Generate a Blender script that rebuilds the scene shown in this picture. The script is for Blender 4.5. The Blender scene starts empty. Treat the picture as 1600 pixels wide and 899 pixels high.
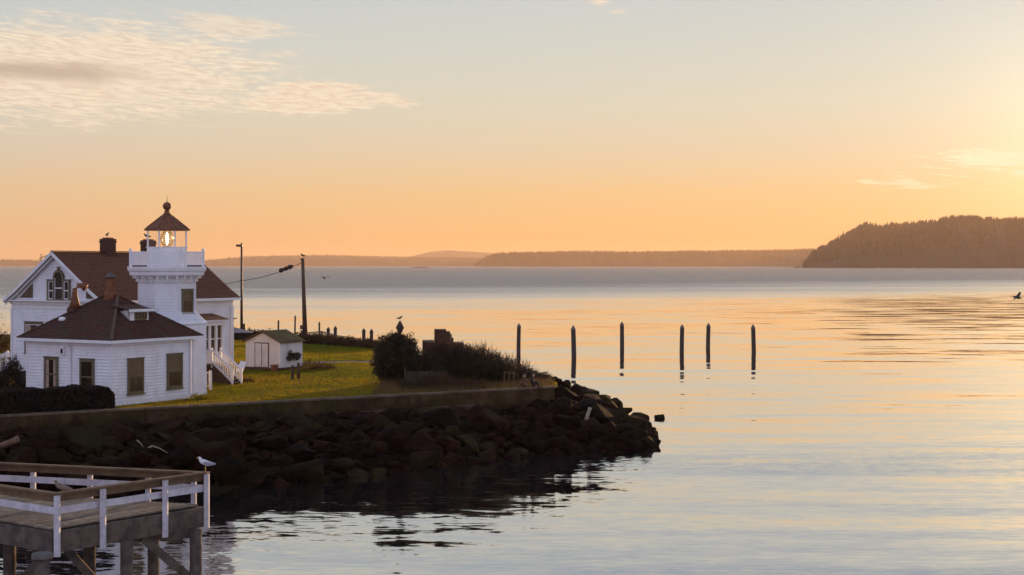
import bpy, bmesh, math, random
import numpy as np
from mathutils import Vector, Matrix
D = bpy.data
SC = bpy.context.scene
COL = SC.collection
R = math.radians
F = 2400.0; V0 = 414.5; H = 11.8; G = 3.5      # focal length in px of a 1600 px wide picture, horizon row, eye height, lawn height

def P(u, v, Y):
    return Vector(((u-800)/F*Y, Y, H-(v-V0)/F*Y))
def XU(u, Y): return (u-800)/F*Y
def ZV(v, Y): return H-(v-V0)/F*Y

# ------------------------------------------------------------------ camera
cd = D.cameras.new('camera'); cam = D.objects.new('camera', cd); COL.objects.link(cam)
cam.location = (0, 0, H); cam.rotation_euler = (R(90), 0, 0)
cd.sensor_width = 36; cd.lens = 54; cd.shift_y = -(449.5-V0)/1600; cd.clip_start = .5; cd.clip_end = 90000
SC.camera = cam
SC.view_settings.view_transform = 'Standard'; SC.view_settings.look = 'None'
SC.view_settings.exposure = 0; SC.view_settings.gamma = 1

# ------------------------------------------------------------------ node helpers
class NT:
    def __init__(s, nt): s.nt = nt; s.nt.nodes.clear()
    def n(s, t, **k):
        x = s.nt.nodes.new(t)
        for a, b in k.items(): setattr(x, a, b)
        return x
    def link(s, a, b): s.nt.links.new(a, b)
    def put(s, sock, v):
        if isinstance(v, bpy.types.NodeSocket): s.link(v, sock)
        else: sock.default_value = v
    def m(s, op, a, b=0.0, c=0.0, clamp=False):
        x = s.n('ShaderNodeMath', operation=op); x.use_clamp = clamp
        s.put(x.inputs[0], a); s.put(x.inputs[1], b); s.put(x.inputs[2], c)
        return x.outputs[0]
    def vm(s, op, a, b=(0, 0, 0)):
        x = s.n('ShaderNodeVectorMath', operation=op)
        s.put(x.inputs[0], a); s.put(x.inputs[1], b)
        return x.outputs['Value'] if op == 'DOT_PRODUCT' else x.outputs[0]
    def xyz(s, a, b, c):
        x = s.n('ShaderNodeCombineXYZ')
        for i, q in enumerate((a, b, c)): s.put(x.inputs[i], q)
        return x.outputs[0]
    def sep(s, v):
        x = s.n('ShaderNodeSeparateXYZ'); s.link(v, x.inputs[0]); return x.outputs
    def noise(s, vec, scale=1, detail=4, rough=.55, dist=0):
        x = s.n('ShaderNodeTexNoise'); s.link(vec, x.inputs['Vector'])
        x.inputs['Scale'].default_value = scale; x.inputs['Detail'].default_value = detail
        x.inputs['Roughness'].default_value = rough; x.inputs['Distortion'].default_value = dist
        return x.outputs
    def ss(s, v, lo, hi, a=0.0, b=1.0):
        x = s.n('ShaderNodeMapRange', interpolation_type='SMOOTHSTEP'); s.put(x.inputs[0], v)
        for i, q in enumerate((lo, hi, a, b)): s.put(x.inputs[i+1], q)
        return x.outputs[0]
    def mix(s, f, a, b, blend='MIX'):
        x = s.n('ShaderNodeMix', data_type='RGBA', blend_type=blend)
        s.put(x.inputs[0], f)
        for i, q in ((6, a), (7, b)):
            if not isinstance(q, bpy.types.NodeSocket): q = (*q[:3], 1)
            s.put(x.inputs[i], q)
        return x.outputs[2]
    def ramp(s, v, stops, interp='LINEAR'):
        x = s.n('ShaderNodeValToRGB'); s.put(x.inputs[0], v); r = x.color_ramp; r.interpolation = interp
        while len(r.elements) < len(stops): r.elements.new(.5)
        for e, (p, c) in zip(r.elements, stops): e.position = p; e.color = (*c[:3], 1)
        return x.outputs[0]

def lin(r, g, b, k=1.0):
    f = lambda c: k*((c/255/12.92) if c <= 10 else ((c/255+.055)/1.055)**2.4)
    return (f(r), f(g), f(b))

# ------------------------------------------------------------------ world: evening sky
SUN_AZ = R(21.8); SUN_EL = R(3.9)
sdir = Vector((math.sin(SUN_AZ)*math.cos(SUN_EL), math.cos(SUN_AZ)*math.cos(SUN_EL), math.sin(SUN_EL)))
W = D.worlds.new('World'); SC.world = W; W.use_nodes = True
w = NT(W.node_tree)
gen = w.n('ShaderNodeTexCoord').outputs['Generated']
x_, y_, z_ = w.sep(w.vm('NORMALIZE', gen))
t = w.m('SQRT', w.m('MAXIMUM', z_, 0.0))
sunward = w.ramp(t, [(0, lin(246, 184, 116)), (.13, lin(247, 190, 122)), (.218, lin(243, 203, 148)), (.27, lin(233, 212, 180)),
                     (.324, lin(225, 219, 198)), (.371, lin(216, 218, 208)), (.412, lin(208, 214, 212)),
                     (.583, lin(176, 190, 206)), (.8, lin(130, 150, 186)), (1, lin(126, 146, 188))])
antisun = w.ramp(t, [(0, lin(170, 156, 178)), (.2, lin(206, 184, 196)), (.35, lin(196, 186, 212)),
                     (.6, lin(168, 172, 208)), (1, lin(126, 146, 188))])
shd = Vector((sdir.x, sdir.y, 0)).normalized()
facing = w.vm('DOT_PRODUCT', w.vm('NORMALIZE', w.xyz(x_, y_, 0.0)), tuple(shd))
antisun = w.mix(1.0, antisun, (1.8, 1.74, 1.78), 'MULTIPLY')
base = w.mix(w.ss(facing, .75, -.6), sunward, antisun)
# darker, bluer away from the sun near the frame's left side
base = w.mix(w.ss(facing, .97, .55, 0, .35), base, lin(176, 190, 204))
cosg = w.m('MAXIMUM', w.vm('DOT_PRODUCT', w.xyz(x_, y_, z_), tuple(sdir)), 0.0)
ang = w.m('ARCCOSINE', w.m('MINIMUM', cosg, 1.0))
g1 = w.m('POWER', 2.718, w.m('MULTIPLY', ang, -1/.05))
g2 = w.m('POWER', 2.718, w.m('MULTIPLY', ang, -1/.16))
glow = w.mix(1.0, w.mix(g1, (0, 0, 0), (.95, .74, .40)), w.mix(g2, (0, 0, 0), (.035, .032, .028)), 'ADD')
skyc = w.mix(1.0, base, glow, 'ADD')
az = w.m('ARCTAN2', x_, y_); el = w.m('ARCSINE', z_)
cv = w.xyz(w.m('MULTIPLY', az, 13.0), w.m('MULTIPLY', w.m('ADD', el, w.m('MULTIPLY', az, .06)), 85.0), 0.0)
warp = w.noise(cv, .6, 3, .5)[1]
cv2 = w.vm('ADD', cv, w.vm('MULTIPLY', warp, (.5, .9, 0)))
nz = w.noise(cv2, 1.6, 9, .62)[0]
nf = w.noise(cv2, 7.0, 6, .6)[0]
def cloud(u, v, hw, hh, slope, k, lo=0.0, hi=.35):
    a0 = math.atan((u-800)/F); e0 = (V0-v)/F*math.cos(a0)
    da = w.m('SUBTRACT', az, a0); de = w.m('SUBTRACT', w.m('SUBTRACT', el, e0), w.m('MULTIPLY', da, slope))
    q = w.m('ADD', w.m('POWER', w.m('ABSOLUTE', w.m('DIVIDE', da, hw/F)), 2.0), w.m('POWER', w.m('ABSOLUTE', w.m('DIVIDE', de, hh/F)), 2.0))
    e = w.m('SUBTRACT', 1.0, w.m('SQRT', q))
    d = w.m('ADD', e, w.m('MULTIPLY', w.m('SUBTRACT', w.m('ADD', w.m('MULTIPLY', nz, .6), w.m('MULTIPLY', nf, .4)), .5), k))
    return w.ss(d, lo, hi)
cl = cloud(120, 112, 330, 84, .02, 2.3, -.1, .5)
cl = w.m('MAXIMUM', cl, w.m('MULTIPLY', cloud(365, 44, 130, 24, -.10, 2.6, .05, .7), .7))
cl = w.m('MAXIMUM', cl, w.m('MULTIPLY', cloud(478, 156, 110, 30, .05, 2.2, -.08, .3), 1.0))
cl = w.m('MAXIMUM', cl, w.m('MULTIPLY', cloud(580, 153, 85, 13, -.13, 1.8, 0, .4), .9))
cl = w.m('MAXIMUM', cl, w.m('MULTIPLY', cloud(935, 3, 40, 12, -.05, 4.0, .2, .9), .9))
cl = w.m('MAXIMUM', cl, w.m('MULTIPLY', cloud(965, 22, 30, 6, 0, 3.6, .2, 1.0), .5))
thin = w.m('MULTIPLY', cloud(1545, 252, 150, 40, .02, 5.5, .5, 1.0), .85)
thin = w.m('MAXIMUM', thin, w.m('MULTIPLY', cloud(1420, 285, 150, 26, .0, 4.2, .55, 1.0), .55))
under = w.m('MULTIPLY', cloud(80, 114, 200, 22, -.03, 2.6, 0, .9), .85)
cc = w.mix(w.ss(nf, .35, .62), lin(238, 214, 190), lin(255, 238, 212))
cc = w.mix(under, cc, lin(200, 178, 160))
skyc = w.mix(w.m('MULTIPLY', cl, .97), skyc, cc)
skyc = w.mix(thin, skyc, (1.1, .95, .68))
ns = w.n('ShaderNodeTexSky', sky_type='NISHITA'); ns.sun_disc = False; ns.sun_elevation = SUN_EL; ns.sun_rotation = SUN_AZ
bg = w.n('ShaderNodeBackground'); w.link(skyc, bg.inputs[0]); bg.inputs[1].default_value = .92
bg2 = w.n('ShaderNodeBackground'); w.link(ns.outputs[0], bg2.inputs[0]); bg2.inputs[1].default_value = .003
ad = w.n('ShaderNodeAddShader'); w.link(bg.outputs[0], ad.inputs[0]); w.link(bg2.outputs[0], ad.inputs[1])
wo = w.n('ShaderNodeOutputWorld'); w.link(ad.outputs[0], wo.inputs[0])

sl = D.lights.new('sun', 'SUN'); sun = D.objects.new('sun', sl); COL.objects.link(sun)
sl.energy = 4.8; sl.angle = R(.6); sl.color = (1, .58, .26)
sun.rotation_euler = (-sdir).to_track_quat('-Z', 'Y').to_euler()
SC.cycles.volume_bounces = 1
SC.cycles.volume_max_steps = 64

# ------------------------------------------------------------------ materials
MATS = {}
def mat(name, c1, c2=None, scale=3.0, rough=.7, bump=0.0, bscale=20.0, metal=0.0, spec=.5, trans=0.0, stretch=(1, 1, 1), c3=None, coord='Object', stain=None, vary=0):
    if name in MATS: return MATS[name]
    m = D.materials.new(name); m.use_nodes = True; s = NT(m.node_tree)
    co = s.n('ShaderNodeTexCoord').outputs[coord] if coord != 'World' else s.n('ShaderNodeNewGeometry').outputs['Position']
    co = s.vm('MULTIPLY', co, stretch)
    nz = s.noise(co, scale, 6, .6)[0]
    c2 = c2 or tuple(x*.75 for x in c1)
    col = s.mix(s.ss(nz, .35, .65), c1, c2)
    if c3: col = s.mix(s.ss(s.noise(co, scale*.23, 4, .6)[0], .45, .62), col, c3)
    if stain:
        st = s.noise(s.vm('MULTIPLY', co, (1, 1, .25)), 1.7, 7, .7)[0]
        col = s.mix(s.ss(st, .52, .75, 0, stain[1]), col, stain[0])
    if vary:      # each stone has a tone of its own
        oi = s.n('ShaderNodeObjectInfo').outputs['Random']
        col = s.mix(s.ss(oi, .0, 1.0, 0, 1), s.mix(1.0, col, (1-vary*.6,)*3, 'MULTIPLY'), s.mix(1.0, col, (1+vary*.8, 1+vary*1.1, 1+vary*1.2), 'MULTIPLY'))
    b = s.n('ShaderNodeBsdfPrincipled'); s.link(col, b.inputs['Base Color'])
    s.put(b.inputs['Roughness'], s.ss(nz, .2, .8, rough*.85, min(1, rough*1.15)))
    b.inputs['Metallic'].default_value = metal; b.inputs['Specular IOR Level'].default_value = spec
    if bump:
        bn = s.n('ShaderNodeBump'); bn.inputs['Strength'].default_value = bump; bn.inputs['Distance'].default_value = .05
        s.link(s.noise(co, bscale, 6, .65)[0], bn.inputs['Height']); s.link(bn.outputs[0], b.inputs['Normal'])
    out = s.n('ShaderNodeOutputMaterial')
    if trans:
        tr = s.n('ShaderNodeBsdfTranslucent'); s.link(col, tr.inputs[0])
        mx = s.n('ShaderNodeMixShader'); mx.inputs[0].default_value = trans
        s.link(b.outputs[0], mx.inputs[1]); s.link(tr.outputs[0], mx.inputs[2]); s.link(mx.outputs[0], out.inputs[0])
    else: s.link(b.outputs[0], out.inputs[0])
    MATS[name] = m; return m

def emis(name, col, k):
    m = D.materials.new(name); m.use_nodes = True; s = NT(m.node_tree)
    e = s.n('ShaderNodeEmission'); e.inputs[0].default_value = (*col, 1); e.inputs[1].default_value = k
    o = s.n('ShaderNodeOutputMaterial'); s.link(e.outputs[0], o.inputs[0]); return m

WHITE = mat('white_paint', (.84, .82, .83), (.76, .74, .75), 1.3, .5, .15, 30, stain=((.46, .41, .36), .45))
TRIM = mat('white_trim', (.85, .83, .82), (.78, .76, .75), 2.0, .45, .08, 30, stain=((.5, .44, .38), .3))
SHEDW = mat('shed_paint', (.74, .70, .66), (.66, .62, .58), 1.6, .6, .2, 30, stain=((.36, .31, .26), .5))
OLIVE = mat('olive_paint', (.15, .115, .052), (.11, .085, .04), 3, .55, .1, 30)
REDROOF = mat('red_shingle', (.085, .020, .009), (.05, .013, .006), 5, .85, .4, 25, c3=(.055, .028, .012))
BROWNROOF = mat('brown_shingle', (.17, .056, .020), (.10, .034, .014), 5, .85, .4, 25, c3=(.13, .05, .02))
MOSSROOF = mat('moss_shingle', (.15, .10, .035), (.09, .065, .022), 3, .9, .4, 25, c3=(.12, .10, .025))
COPPER = mat('dark_copper', (.23, .085, .035), (.15, .055, .025), 4, .6, .1, 20, metal=.1, spec=.3)
BRICK = mat('chimney_brick', (.10, .038, .020), (.06, .024, .014), 9, .85, .5, 40)
FOUND = mat('foundation', (.11, .065, .04), (.07, .04, .025), 4, .9, .4, 20)
GLASS = mat('window_glass', (.018, .012, .01), (.03, .02, .015), 1.0, .08, spec=.22)
SCREEN = mat('storm_pane', (.07, .042, .018), (.035, .02, .01), 1.5, .18, spec=.4)
BLIND = mat('window_blind', (.17, .105, .045), (.12, .075, .034), 2.5, .7)
CURT = mat('curtain', (.42, .3, .22), (.3, .2, .15), 6, .8)
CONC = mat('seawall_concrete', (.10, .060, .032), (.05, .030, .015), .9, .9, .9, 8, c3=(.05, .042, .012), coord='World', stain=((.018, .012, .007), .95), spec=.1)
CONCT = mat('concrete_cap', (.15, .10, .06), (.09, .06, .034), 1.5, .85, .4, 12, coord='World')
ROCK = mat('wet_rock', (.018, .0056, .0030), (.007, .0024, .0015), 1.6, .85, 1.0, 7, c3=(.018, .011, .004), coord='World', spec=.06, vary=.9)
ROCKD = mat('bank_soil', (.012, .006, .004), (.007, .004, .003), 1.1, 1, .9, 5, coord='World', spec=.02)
GRASS = mat('grass_ground', (.12, .082, .006), (.15, .09, .008), .5, .95, .8, 6, c3=(.055, .05, .006), coord='World', spec=.05)
BLADE = mat('grass_blade', (.30, .25, .012), (.38, .26, .018), .35, .6, trans=.65, coord='World', c3=(.18, .19, .012), spec=.08)
DRYB = mat('dry_blade', (.19, .12, .045), (.12, .075, .03), .5, .7, trans=.45, coord='World')
PATH = mat('path_gravel', (.13, .10, .10), (.09, .07, .07), 2, .95, .5, 15, coord='World')
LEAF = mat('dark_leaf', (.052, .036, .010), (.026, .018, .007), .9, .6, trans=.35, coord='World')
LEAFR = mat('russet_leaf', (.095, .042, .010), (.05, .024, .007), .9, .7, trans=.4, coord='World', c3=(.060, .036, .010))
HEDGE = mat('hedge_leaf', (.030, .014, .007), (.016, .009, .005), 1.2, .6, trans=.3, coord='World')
BARK = mat('bark', (.06, .038, .025), (.035, .022, .016), 4, .9, .6, 20, stretch=(1, 1, .2))
POLEW = mat('pole_wood', (.12, .065, .035), (.07, .04, .022), 6, .85, .4, 30, stretch=(1, 1, .1))
METAL = mat('pole_metal', (.13, .08, .045), (.09, .055, .035), 6, .5, metal=.4)
PILE = mat('piling_wood', (.060, .040, .028), (.03, .02, .015), 5, .8, .5, 20, stretch=(1, 1, .15))
PILECAP = mat('piling_cap', (.12, .10, .09), (.08, .066, .06), 6, .6, .2, 20)
RAILB = mat('weathered_rail', (.15, .085, .035), (.085, .05, .024), 2.2, .75, .5, 30, stain=((.05, .05, .02), .6), coord='World')
DECK = mat('deck_board', (.22, .165, .11), (.12, .09, .06), 3.0, .85, .6, 25, coord='World', vary=.45, stain=((.05, .035, .02), .6))
FASC = mat('deck_beam', (.12, .085, .06), (.06, .043, .032), 2.6, .85, .8, 15, coord='World', stain=((.03, .022, .014), .8))
PIERW = mat('pier_white', (.60, .56, .58), (.47, .43, .44), 3.4, .65, .5, 25, stain=((.22, .17, .13), .75), coord='World')
DRIFT = mat('driftwood', (.42, .34, .27), (.28, .2, .15), 4, .8, .5, 30)
DRIFTD = mat('brown_log', (.22, .12, .06), (.13, .07, .04), 4, .8, .5, 30)
GULLW = mat('gull_white', (.75, .73, .72), (.62, .6, .6), 12, .7)
GULLG = mat('gull_grey', (.33, .32, .34), (.26, .25, .27), 12, .7)
GULLB = mat('gull_brown', (.20, .14, .10), (.12, .085, .06), 16, .7)
GULLD = mat('bird_dark', (.05, .032, .022), (.035, .022, .016), 12, .7)
BEAK = mat('beak', (.55, .3, .06), None, 12, .5)
FENCEB = mat('fence_board', (.030, .014, .009), (.02, .010, .007), 4, .85, .4, 20)
TERRA = mat('terracotta', (.25, .10, .055), (.18, .07, .04), 5, .8)
CLOTHA = mat('jacket_cloth', (.16, .07, .03), (.10, .045, .022), 8, .9)
CLOTHB = mat('dark_cloth', (.025, .02, .025), (.02, .015, .018), 8, .9)
SKIN = mat('skin', (.5, .27, .17), (.42, .22, .14), 8, .6)
HAIR = mat('hair', (.03, .018, .012), None, 8, .6)
FARLAND = mat('forest_hill', (.035, .028, .018), (.022, .02, .014), .004, .95, coord='World')
FARTREE = mat('conifer_green', (.030, .026, .014), (.02, .018, .011), .01, .95, coord='World')
BEACH = mat('beach_bluff', (.20, .14, .09), (.12, .085, .055), .02, .95, coord='World')
GREYB = mat('boat_grey', (.30, .23, .20), (.22, .17, .15), 3, .5)
LENS = mat('lens_brass', (.42, .30, .16), (.32, .22, .12), 5, .3, metal=.5)
LIT = emis('lamp_glow', (1, .88, .6), 7)

def glass_clear():
    m = D.materials.new('lantern_glass'); m.use_nodes = True; s = NT(m.node_tree)
    g = s.n('ShaderNodeBsdfGlossy'); g.inputs['Roughness'].default_value = .03
    tr = s.n('ShaderNodeBsdfTransparent'); tr.inputs[0].default_value = (.985, .98, .97, 1)
    fr = s.n('ShaderNodeFresnel'); fr.inputs[0].default_value = 1.18
    mx = s.n('ShaderNodeMixShader'); s.link(fr.outputs[0], mx.inputs[0]); s.link(tr.outputs[0], mx.inputs[1]); s.link(g.outputs[0], mx.inputs[2])
    o = s.n('ShaderNodeOutputMaterial'); s.link(mx.outputs[0], o.inputs[0]); return m
CLEAR = glass_clear()

def water_mat():
    m = D.materials.new('sea_water'); m.use_nodes = True; s = NT(m.node_tree)
    pos = s.n('ShaderNodeNewGeometry').outputs['Position']
    X, Y, Z = s.sep(pos)
    
    # wind-ruffled water lies further out and in long bands
    band = s.noise(s.vm('MULTIPLY', pos, (.0016, .011, 0)), 1.0, 4, .6, .4)[0]
    band2 = s.noise(s.vm('MULTIPLY', pos, (.008, .05, 0)), 1.0, 3, .6, .6)[0]
    far = s.ss(s.m('ADD', s.m('SUBTRACT', Y, s.m('MULTIPLY', X, 1.0)), s.m('MULTIPLY', s.m('SUBTRACT', band, .5), 400.0)), 240.0, 1000.0)
    nearp = s.ss(band2, .5, .68, 0, .2)
    ruff = s.m('MAXIMUM', s.m('MULTIPLY', far, s.ss(band, .2, .45, .8, 1)), nearp)
    # sheltered, nearly flat water round the pilings
    yx = s.m('SUBTRACT', Y, s.m('MULTIPLY', X, 1.0)); calm = s.m('MULTIPLY', s.ss(Y, 100.0, 150.0), s.ss(yx, 270.0, 520.0, 1, 0)); kc = s.m('SUBTRACT', 1.0, s.m('MULTIPLY', calm, .82))
    ruff = s.m('MULTIPLY', ruff, s.m('SUBTRACT', 1.0, calm))
    def slopes(sx, sy, k, det=3):
        v = s.vm('MULTIPLY', pos, (sx, sy, 1))
        v1 = s.noise(v, 1.0, det, .55, .3)[1]
        a, b, c = s.sep(v1)
        return s.m('MULTIPLY', s.m('SUBTRACT', a, .5), k*min(1, sx/sy*1.6)), s.m('MULTIPLY', s.m('SUBTRACT', b, .5), k)
    s1 = slopes(.12, .75, .055); s2 = slopes(.9, 2.6, .125, 4); s3 = slopes(2.2, 4.5, 1.3, 4)
    nx = s.m('MULTIPLY', s.m('ADD', s1[0], s2[0]), kc); ny = s.m('MULTIPLY', s.m('ADD', s1[1], s2[1]), kc)
    s0 = slopes(.055, .26, .14, 5); nx = s.m('ADD', nx, s0[0]); ny = s.m('ADD', s.m('ADD', ny, s0[1]), s.m('MULTIPLY', calm, -.003))
    nx = s.m('ADD', nx, s.m('MULTIPLY', s3[0], ruff)); ny = s.m('ADD', ny, s.m('MULTIPLY', s3[1], ruff))
    # ruffled facets seen at a grazing angle lean towards the viewer
    ny = s.m('ADD', ny, s.m('MULTIPLY', ruff, -.17))
    nrm = s.vm('NORMALIZE', s.xyz(nx, ny, 1.0))
    b = s.n('ShaderNodeBsdfPrincipled')
    b.inputs['Base Color'].default_value = (.010, .013, .015, 1)
    s.put(b.inputs['Roughness'], s.m('ADD', .03, s.m('MULTIPLY', ruff, .12)))
    s.put(b.inputs['IOR'], s.m('SUBTRACT', 3.0, s.m('MULTIPLY', ruff, 1.62)))
    s.link(nrm, b.inputs['Normal'])
    gl = s.n('ShaderNodeBsdfGlossy'); gl.inputs['Color'].default_value = (.97, .96, .95, 1); gl.inputs['Roughness'].default_value = .03; s.link(nrm, gl.inputs['Normal'])
    mx = s.n('ShaderNodeMixShader'); s.put(mx.inputs[0], s.m('SUBTRACT', .55, s.m('MULTIPLY', ruff, .5)))
    s.link(b.outputs[0], mx.inputs[1]); s.link(gl.outputs[0], mx.inputs[2])
    o = s.n('ShaderNodeOutputMaterial'); s.link(mx.outputs[0], o.inputs[0]); return m
WATER = water_mat()

# ------------------------------------------------------------------ mesh builder
class MB:
    def __init__(s): s.v = []; s.f = []; s.smooth = False
    def add(s, vs, fs):
        o = len(s.v); s.v += [tuple(p) for p in vs]; s.f += [tuple(i+o for i in f) for f in fs]; return s
    def box(s, x0, x1, y0, y1, z0, z1, M=None):
        vs = [Vector((x, y, z)) for z in (z0, z1) for y in (y0, y1) for x in (x0, x1)]
        if M: vs = [M @ p for p in vs]
        return s.add(vs, [(0, 2, 3, 1), (4, 5, 7, 6), (0, 1, 5, 4), (1, 3, 7, 5), (3, 2, 6, 7), (2, 0, 4, 6)])
    def beam(s, a, b, w_, h_, up=(0, 0, 1)):     # box bar from a to b, w across, h along up
        a = Vector(a); b = Vector(b); d = (b-a).normalized(); u = Vector(up)
        if abs(d.dot(u)) > .98: u = Vector((0, 1, 0))
        sd = d.cross(u).normalized(); u = sd.cross(d)
        vs = [q + sd*i*w_/2 + u*j*h_/2 for q in (a, b) for j in (-1, 1) for i in (-1, 1)]
        return s.add(vs, [(0, 2, 3, 1), (4, 5, 7, 6), (0, 1, 5, 4), (1, 3, 7, 5), (3, 2, 6, 7), (2, 0, 4, 6)])
    def tube(s, pts, rad, n=8, cap=True):
        pts = [Vector(p) for p in pts]; k = len(pts)
        if not hasattr(rad, '__len__'): rad = [rad]*k
        vs = []
        for i, p in enumerate(pts):
            d = (pts[min(i+1, k-1)]-pts[max(i-1, 0)]).normalized()
            a = d.cross(Vector((0, 0, 1)) if abs(d.z) < .9 else Vector((1, 0, 0))).normalized(); b = d.cross(a)
            for j in range(n):
                th = 2*math.pi*j/n; vs.append(p + (a*math.cos(th)+b*math.sin(th))*rad[i])
        fs = [(i*n+j, i*n+(j+1) % n, (i+1)*n+(j+1) % n, (i+1)*n+j) for i in range(k-1) for j in range(n)]
        if cap: fs += [tuple(range(n))[::-1], tuple((k-1)*n+j for j in range(n))]
        return s.add(vs, fs)
    def lathe(s, prof, n=16, c=(0, 0), ph=0.0, apo=False):  # prof of (r,z); apo: r is apothem
        kk = 1/math.cos(math.pi/n) if apo else 1
        vs = [(c[0]+r*kk*math.cos(ph+2*math.pi*j/n), c[1]+r*kk*math.sin(ph+2*math.pi*j/n), z) for r, z in prof for j in range(n)]
        k = len(prof)
        fs = [(i*n+j, i*n+(j+1) % n, (i+1)*n+(j+1) % n, (i+1)*n+j) for i in range(k-1) for j in range(n)]
        fs += [tuple(range(n))[::-1], tuple((k-1)*n+j for j in range(n))]
        return s.add(vs, fs)
    def build(s, name, m, parent=None, smooth=False, loc=None):
        me = D.meshes.new(name); me.from_pydata([tuple(v) for v in s.v], [], s.f); me.update()
        if smooth: me.shade_smooth()
        me.materials.append(m)
        o = D.objects.new(name, me); COL.objects.link(o)
        if parent: o.parent = parent
        if loc: o.location = loc
        return o

def np_mesh(name, verts, faces, m, parent=None):      # verts (n,3); faces (k, c) all of the same size
    me = D.meshes.new(name); nv = len(verts); nf_, c = faces.shape
    me.vertices.add(nv); me.vertices.foreach_set('co', np.ascontiguousarray(verts, dtype=np.float32).ravel())
    me.loops.add(nf_*c); me.loops.foreach_set('vertex_index', np.ascontiguousarray(faces, dtype=np.int32).ravel())
    me.polygons.add(nf_); me.polygons.foreach_set('loop_start', np.arange(0, nf_*c, c, dtype=np.int32))
    me.update(calc_edges=True); me.materials.append(m)
    o = D.objects.new(name, me); COL.objects.link(o)
    if parent: o.parent = parent
    return o

def tag(o, label=None, cat=None, group=None, kind=None):
    if label: o['label'] = label
    if cat: o['category'] = cat
    if group: o['group'] = group
    if kind: o['kind'] = kind
    return o
def thing(name, loc, rz, label, cat, group=None):
    o = D.objects.new(name, None); COL.objects.link(o); o.location = loc; o.rotation_euler = (0, 0, rz)
    o.empty_display_size = .3
    return tag(o, label, cat, group)
def copy_tree(o, parent=None):
    c = o.copy(); COL.objects.link(c)
    if parent is not None: c.parent = parent
    for ch in list(o.children): copy_tree(ch, c)
    return c
def share(o, M, name=None, parent=None):              # another object with the same mesh
    c = D.objects.new(name or o.name.split('.')[0], o.data); COL.objects.link(c)
    if parent: c.parent = parent
    c.matrix_local = M
    return c

# ------------------------------------------------------------------ the land
shore = [(-220, 30), (-90, 55), (-55, 63), (-28, 74.5), (-15.8, 80.7), (-11.5, 83.8), (-7.2, 87.6), (-1.6, 92.8), (2.0, 95.8), (6.3, 98.4), (9.1, 100.4),
         (9.6, 103.5), (9.2, 110), (8.2, 116), (7, 124), (4, 136), (-3, 150), (-11, 168), (-19, 182), (-34, 194), (-70, 206), (-220, 232)]
SP = np.array(shore, float)
def sdist(px, py):                                     # signed distance, positive inside the land
    px = np.asarray(px, float); py = np.asarray(py, float)
    best = np.full(px.shape, 1e9); inside = np.zeros(px.shape, bool); n = len(SP)
    for i in range(n):
        a = SP[i]; b = SP[(i+1) % n]; ab = b-a
        tt = np.clip(((px-a[0])*ab[0]+(py-a[1])*ab[1])/(ab@ab), 0, 1)
        dd = np.hypot(px-a[0]-tt*ab[0], py-a[1]-tt*ab[1]); best = np.minimum(best, dd)
        c = ((a[1] > py) != (b[1] > py)) & (px < (b[0]-a[0])*(py-a[1])/((b[1]-a[1]) if b[1] != a[1] else 1e-9)+a[0])
        inside ^= c
    return np.where(inside, best, -best)
def bank_z(px, py):
    d = sdist(px, py)
    return np.where(d > 0, 3.05*(1-np.exp(-d/4.6)), np.maximum(d*.4, -1.4))
def bz(x, y): return float(bank_z(np.array([x]), np.array([y]))[0])

xs = np.arange(-110, 16, 1.0); ys = np.arange(44, 215, 1.0)
gx, gy = np.meshgrid(xs, ys); zz = bank_z(gx, gy)
rng = np.random.default_rng(5)
zz = zz + (rng.random(zz.shape)-.5)*.25
vv = np.stack([gx.ravel(), gy.ravel(), zz.ravel()], 1)
nx_, ny_ = len(xs), len(ys)
ii = (np.arange(ny_-1)[:, None]*nx_+np.arange(nx_-1)[None, :]).ravel()
ff = np.stack([ii, ii+1, ii+nx_+1, ii+nx_], 1)
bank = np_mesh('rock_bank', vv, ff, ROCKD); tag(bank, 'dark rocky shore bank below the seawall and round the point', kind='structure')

lawn_poly = [(-105, 60), (-62, 61.6), (-27.9, 83.9), (2.6, 103.8), (3.2, 108), (1.5, 118), (-3.5, 130), (-9, 142), (-14, 153), (-31, 172), (-60, 184), (-105, 196)]
bm = bmesh.new(); top = [bm.verts.new((x, y, G)) for x, y in lawn_poly]; bot = [bm.verts.new((x, y, 2.2)) for x, y in lawn_poly]
bm.faces.new(top)
for i in range(len(top)):
    j = (i+1) % len(top); bm.faces.new((top[i], bot[i], bot[j], top[j]))
me = D.meshes.new('lawn'); bm.to_mesh(me); bm.free(); me.materials.append(GRASS)
lawn = D.objects.new('lawn', me); COL.objects.link(lawn); tag(lawn, 'sunlit lawn on the point behind the seawall', kind='structure')

def poly_in(px, py, poly):
    ins = np.zeros(px.shape, bool); n = len(poly)
    for i in range(n):
        a = poly[i]; b = poly[(i+1) % n]
        ins ^= ((a[1] > py) != (b[1] > py)) & (px < (b[0]-a[0])*(py-a[1])/((b[1]-a[1]) or 1e-9)+a[0])
    return ins

water_v = np.array([(-21000, -2500, 0), (21000, -2500, 0), (21000, 31000, 0), (-21000, 31000, 0)], float)
wat = np_mesh('water', water_v, np.array([[0, 1, 2, 3]]), WATER); tag(wat, 'calm sea reflecting the evening sky', kind='structure')
# seabed so that the sheet has a ground under it
sb = MB(); sb.add([(-21000, -2500, -1.6), (21000, -2500, -1.6), (21000, 31000, -1.6), (-21000, 31000, -1.6)], [(0, 1, 2, 3)])
tag(sb.build('seabed', ROCKD), 'seabed', kind='structure')

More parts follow.
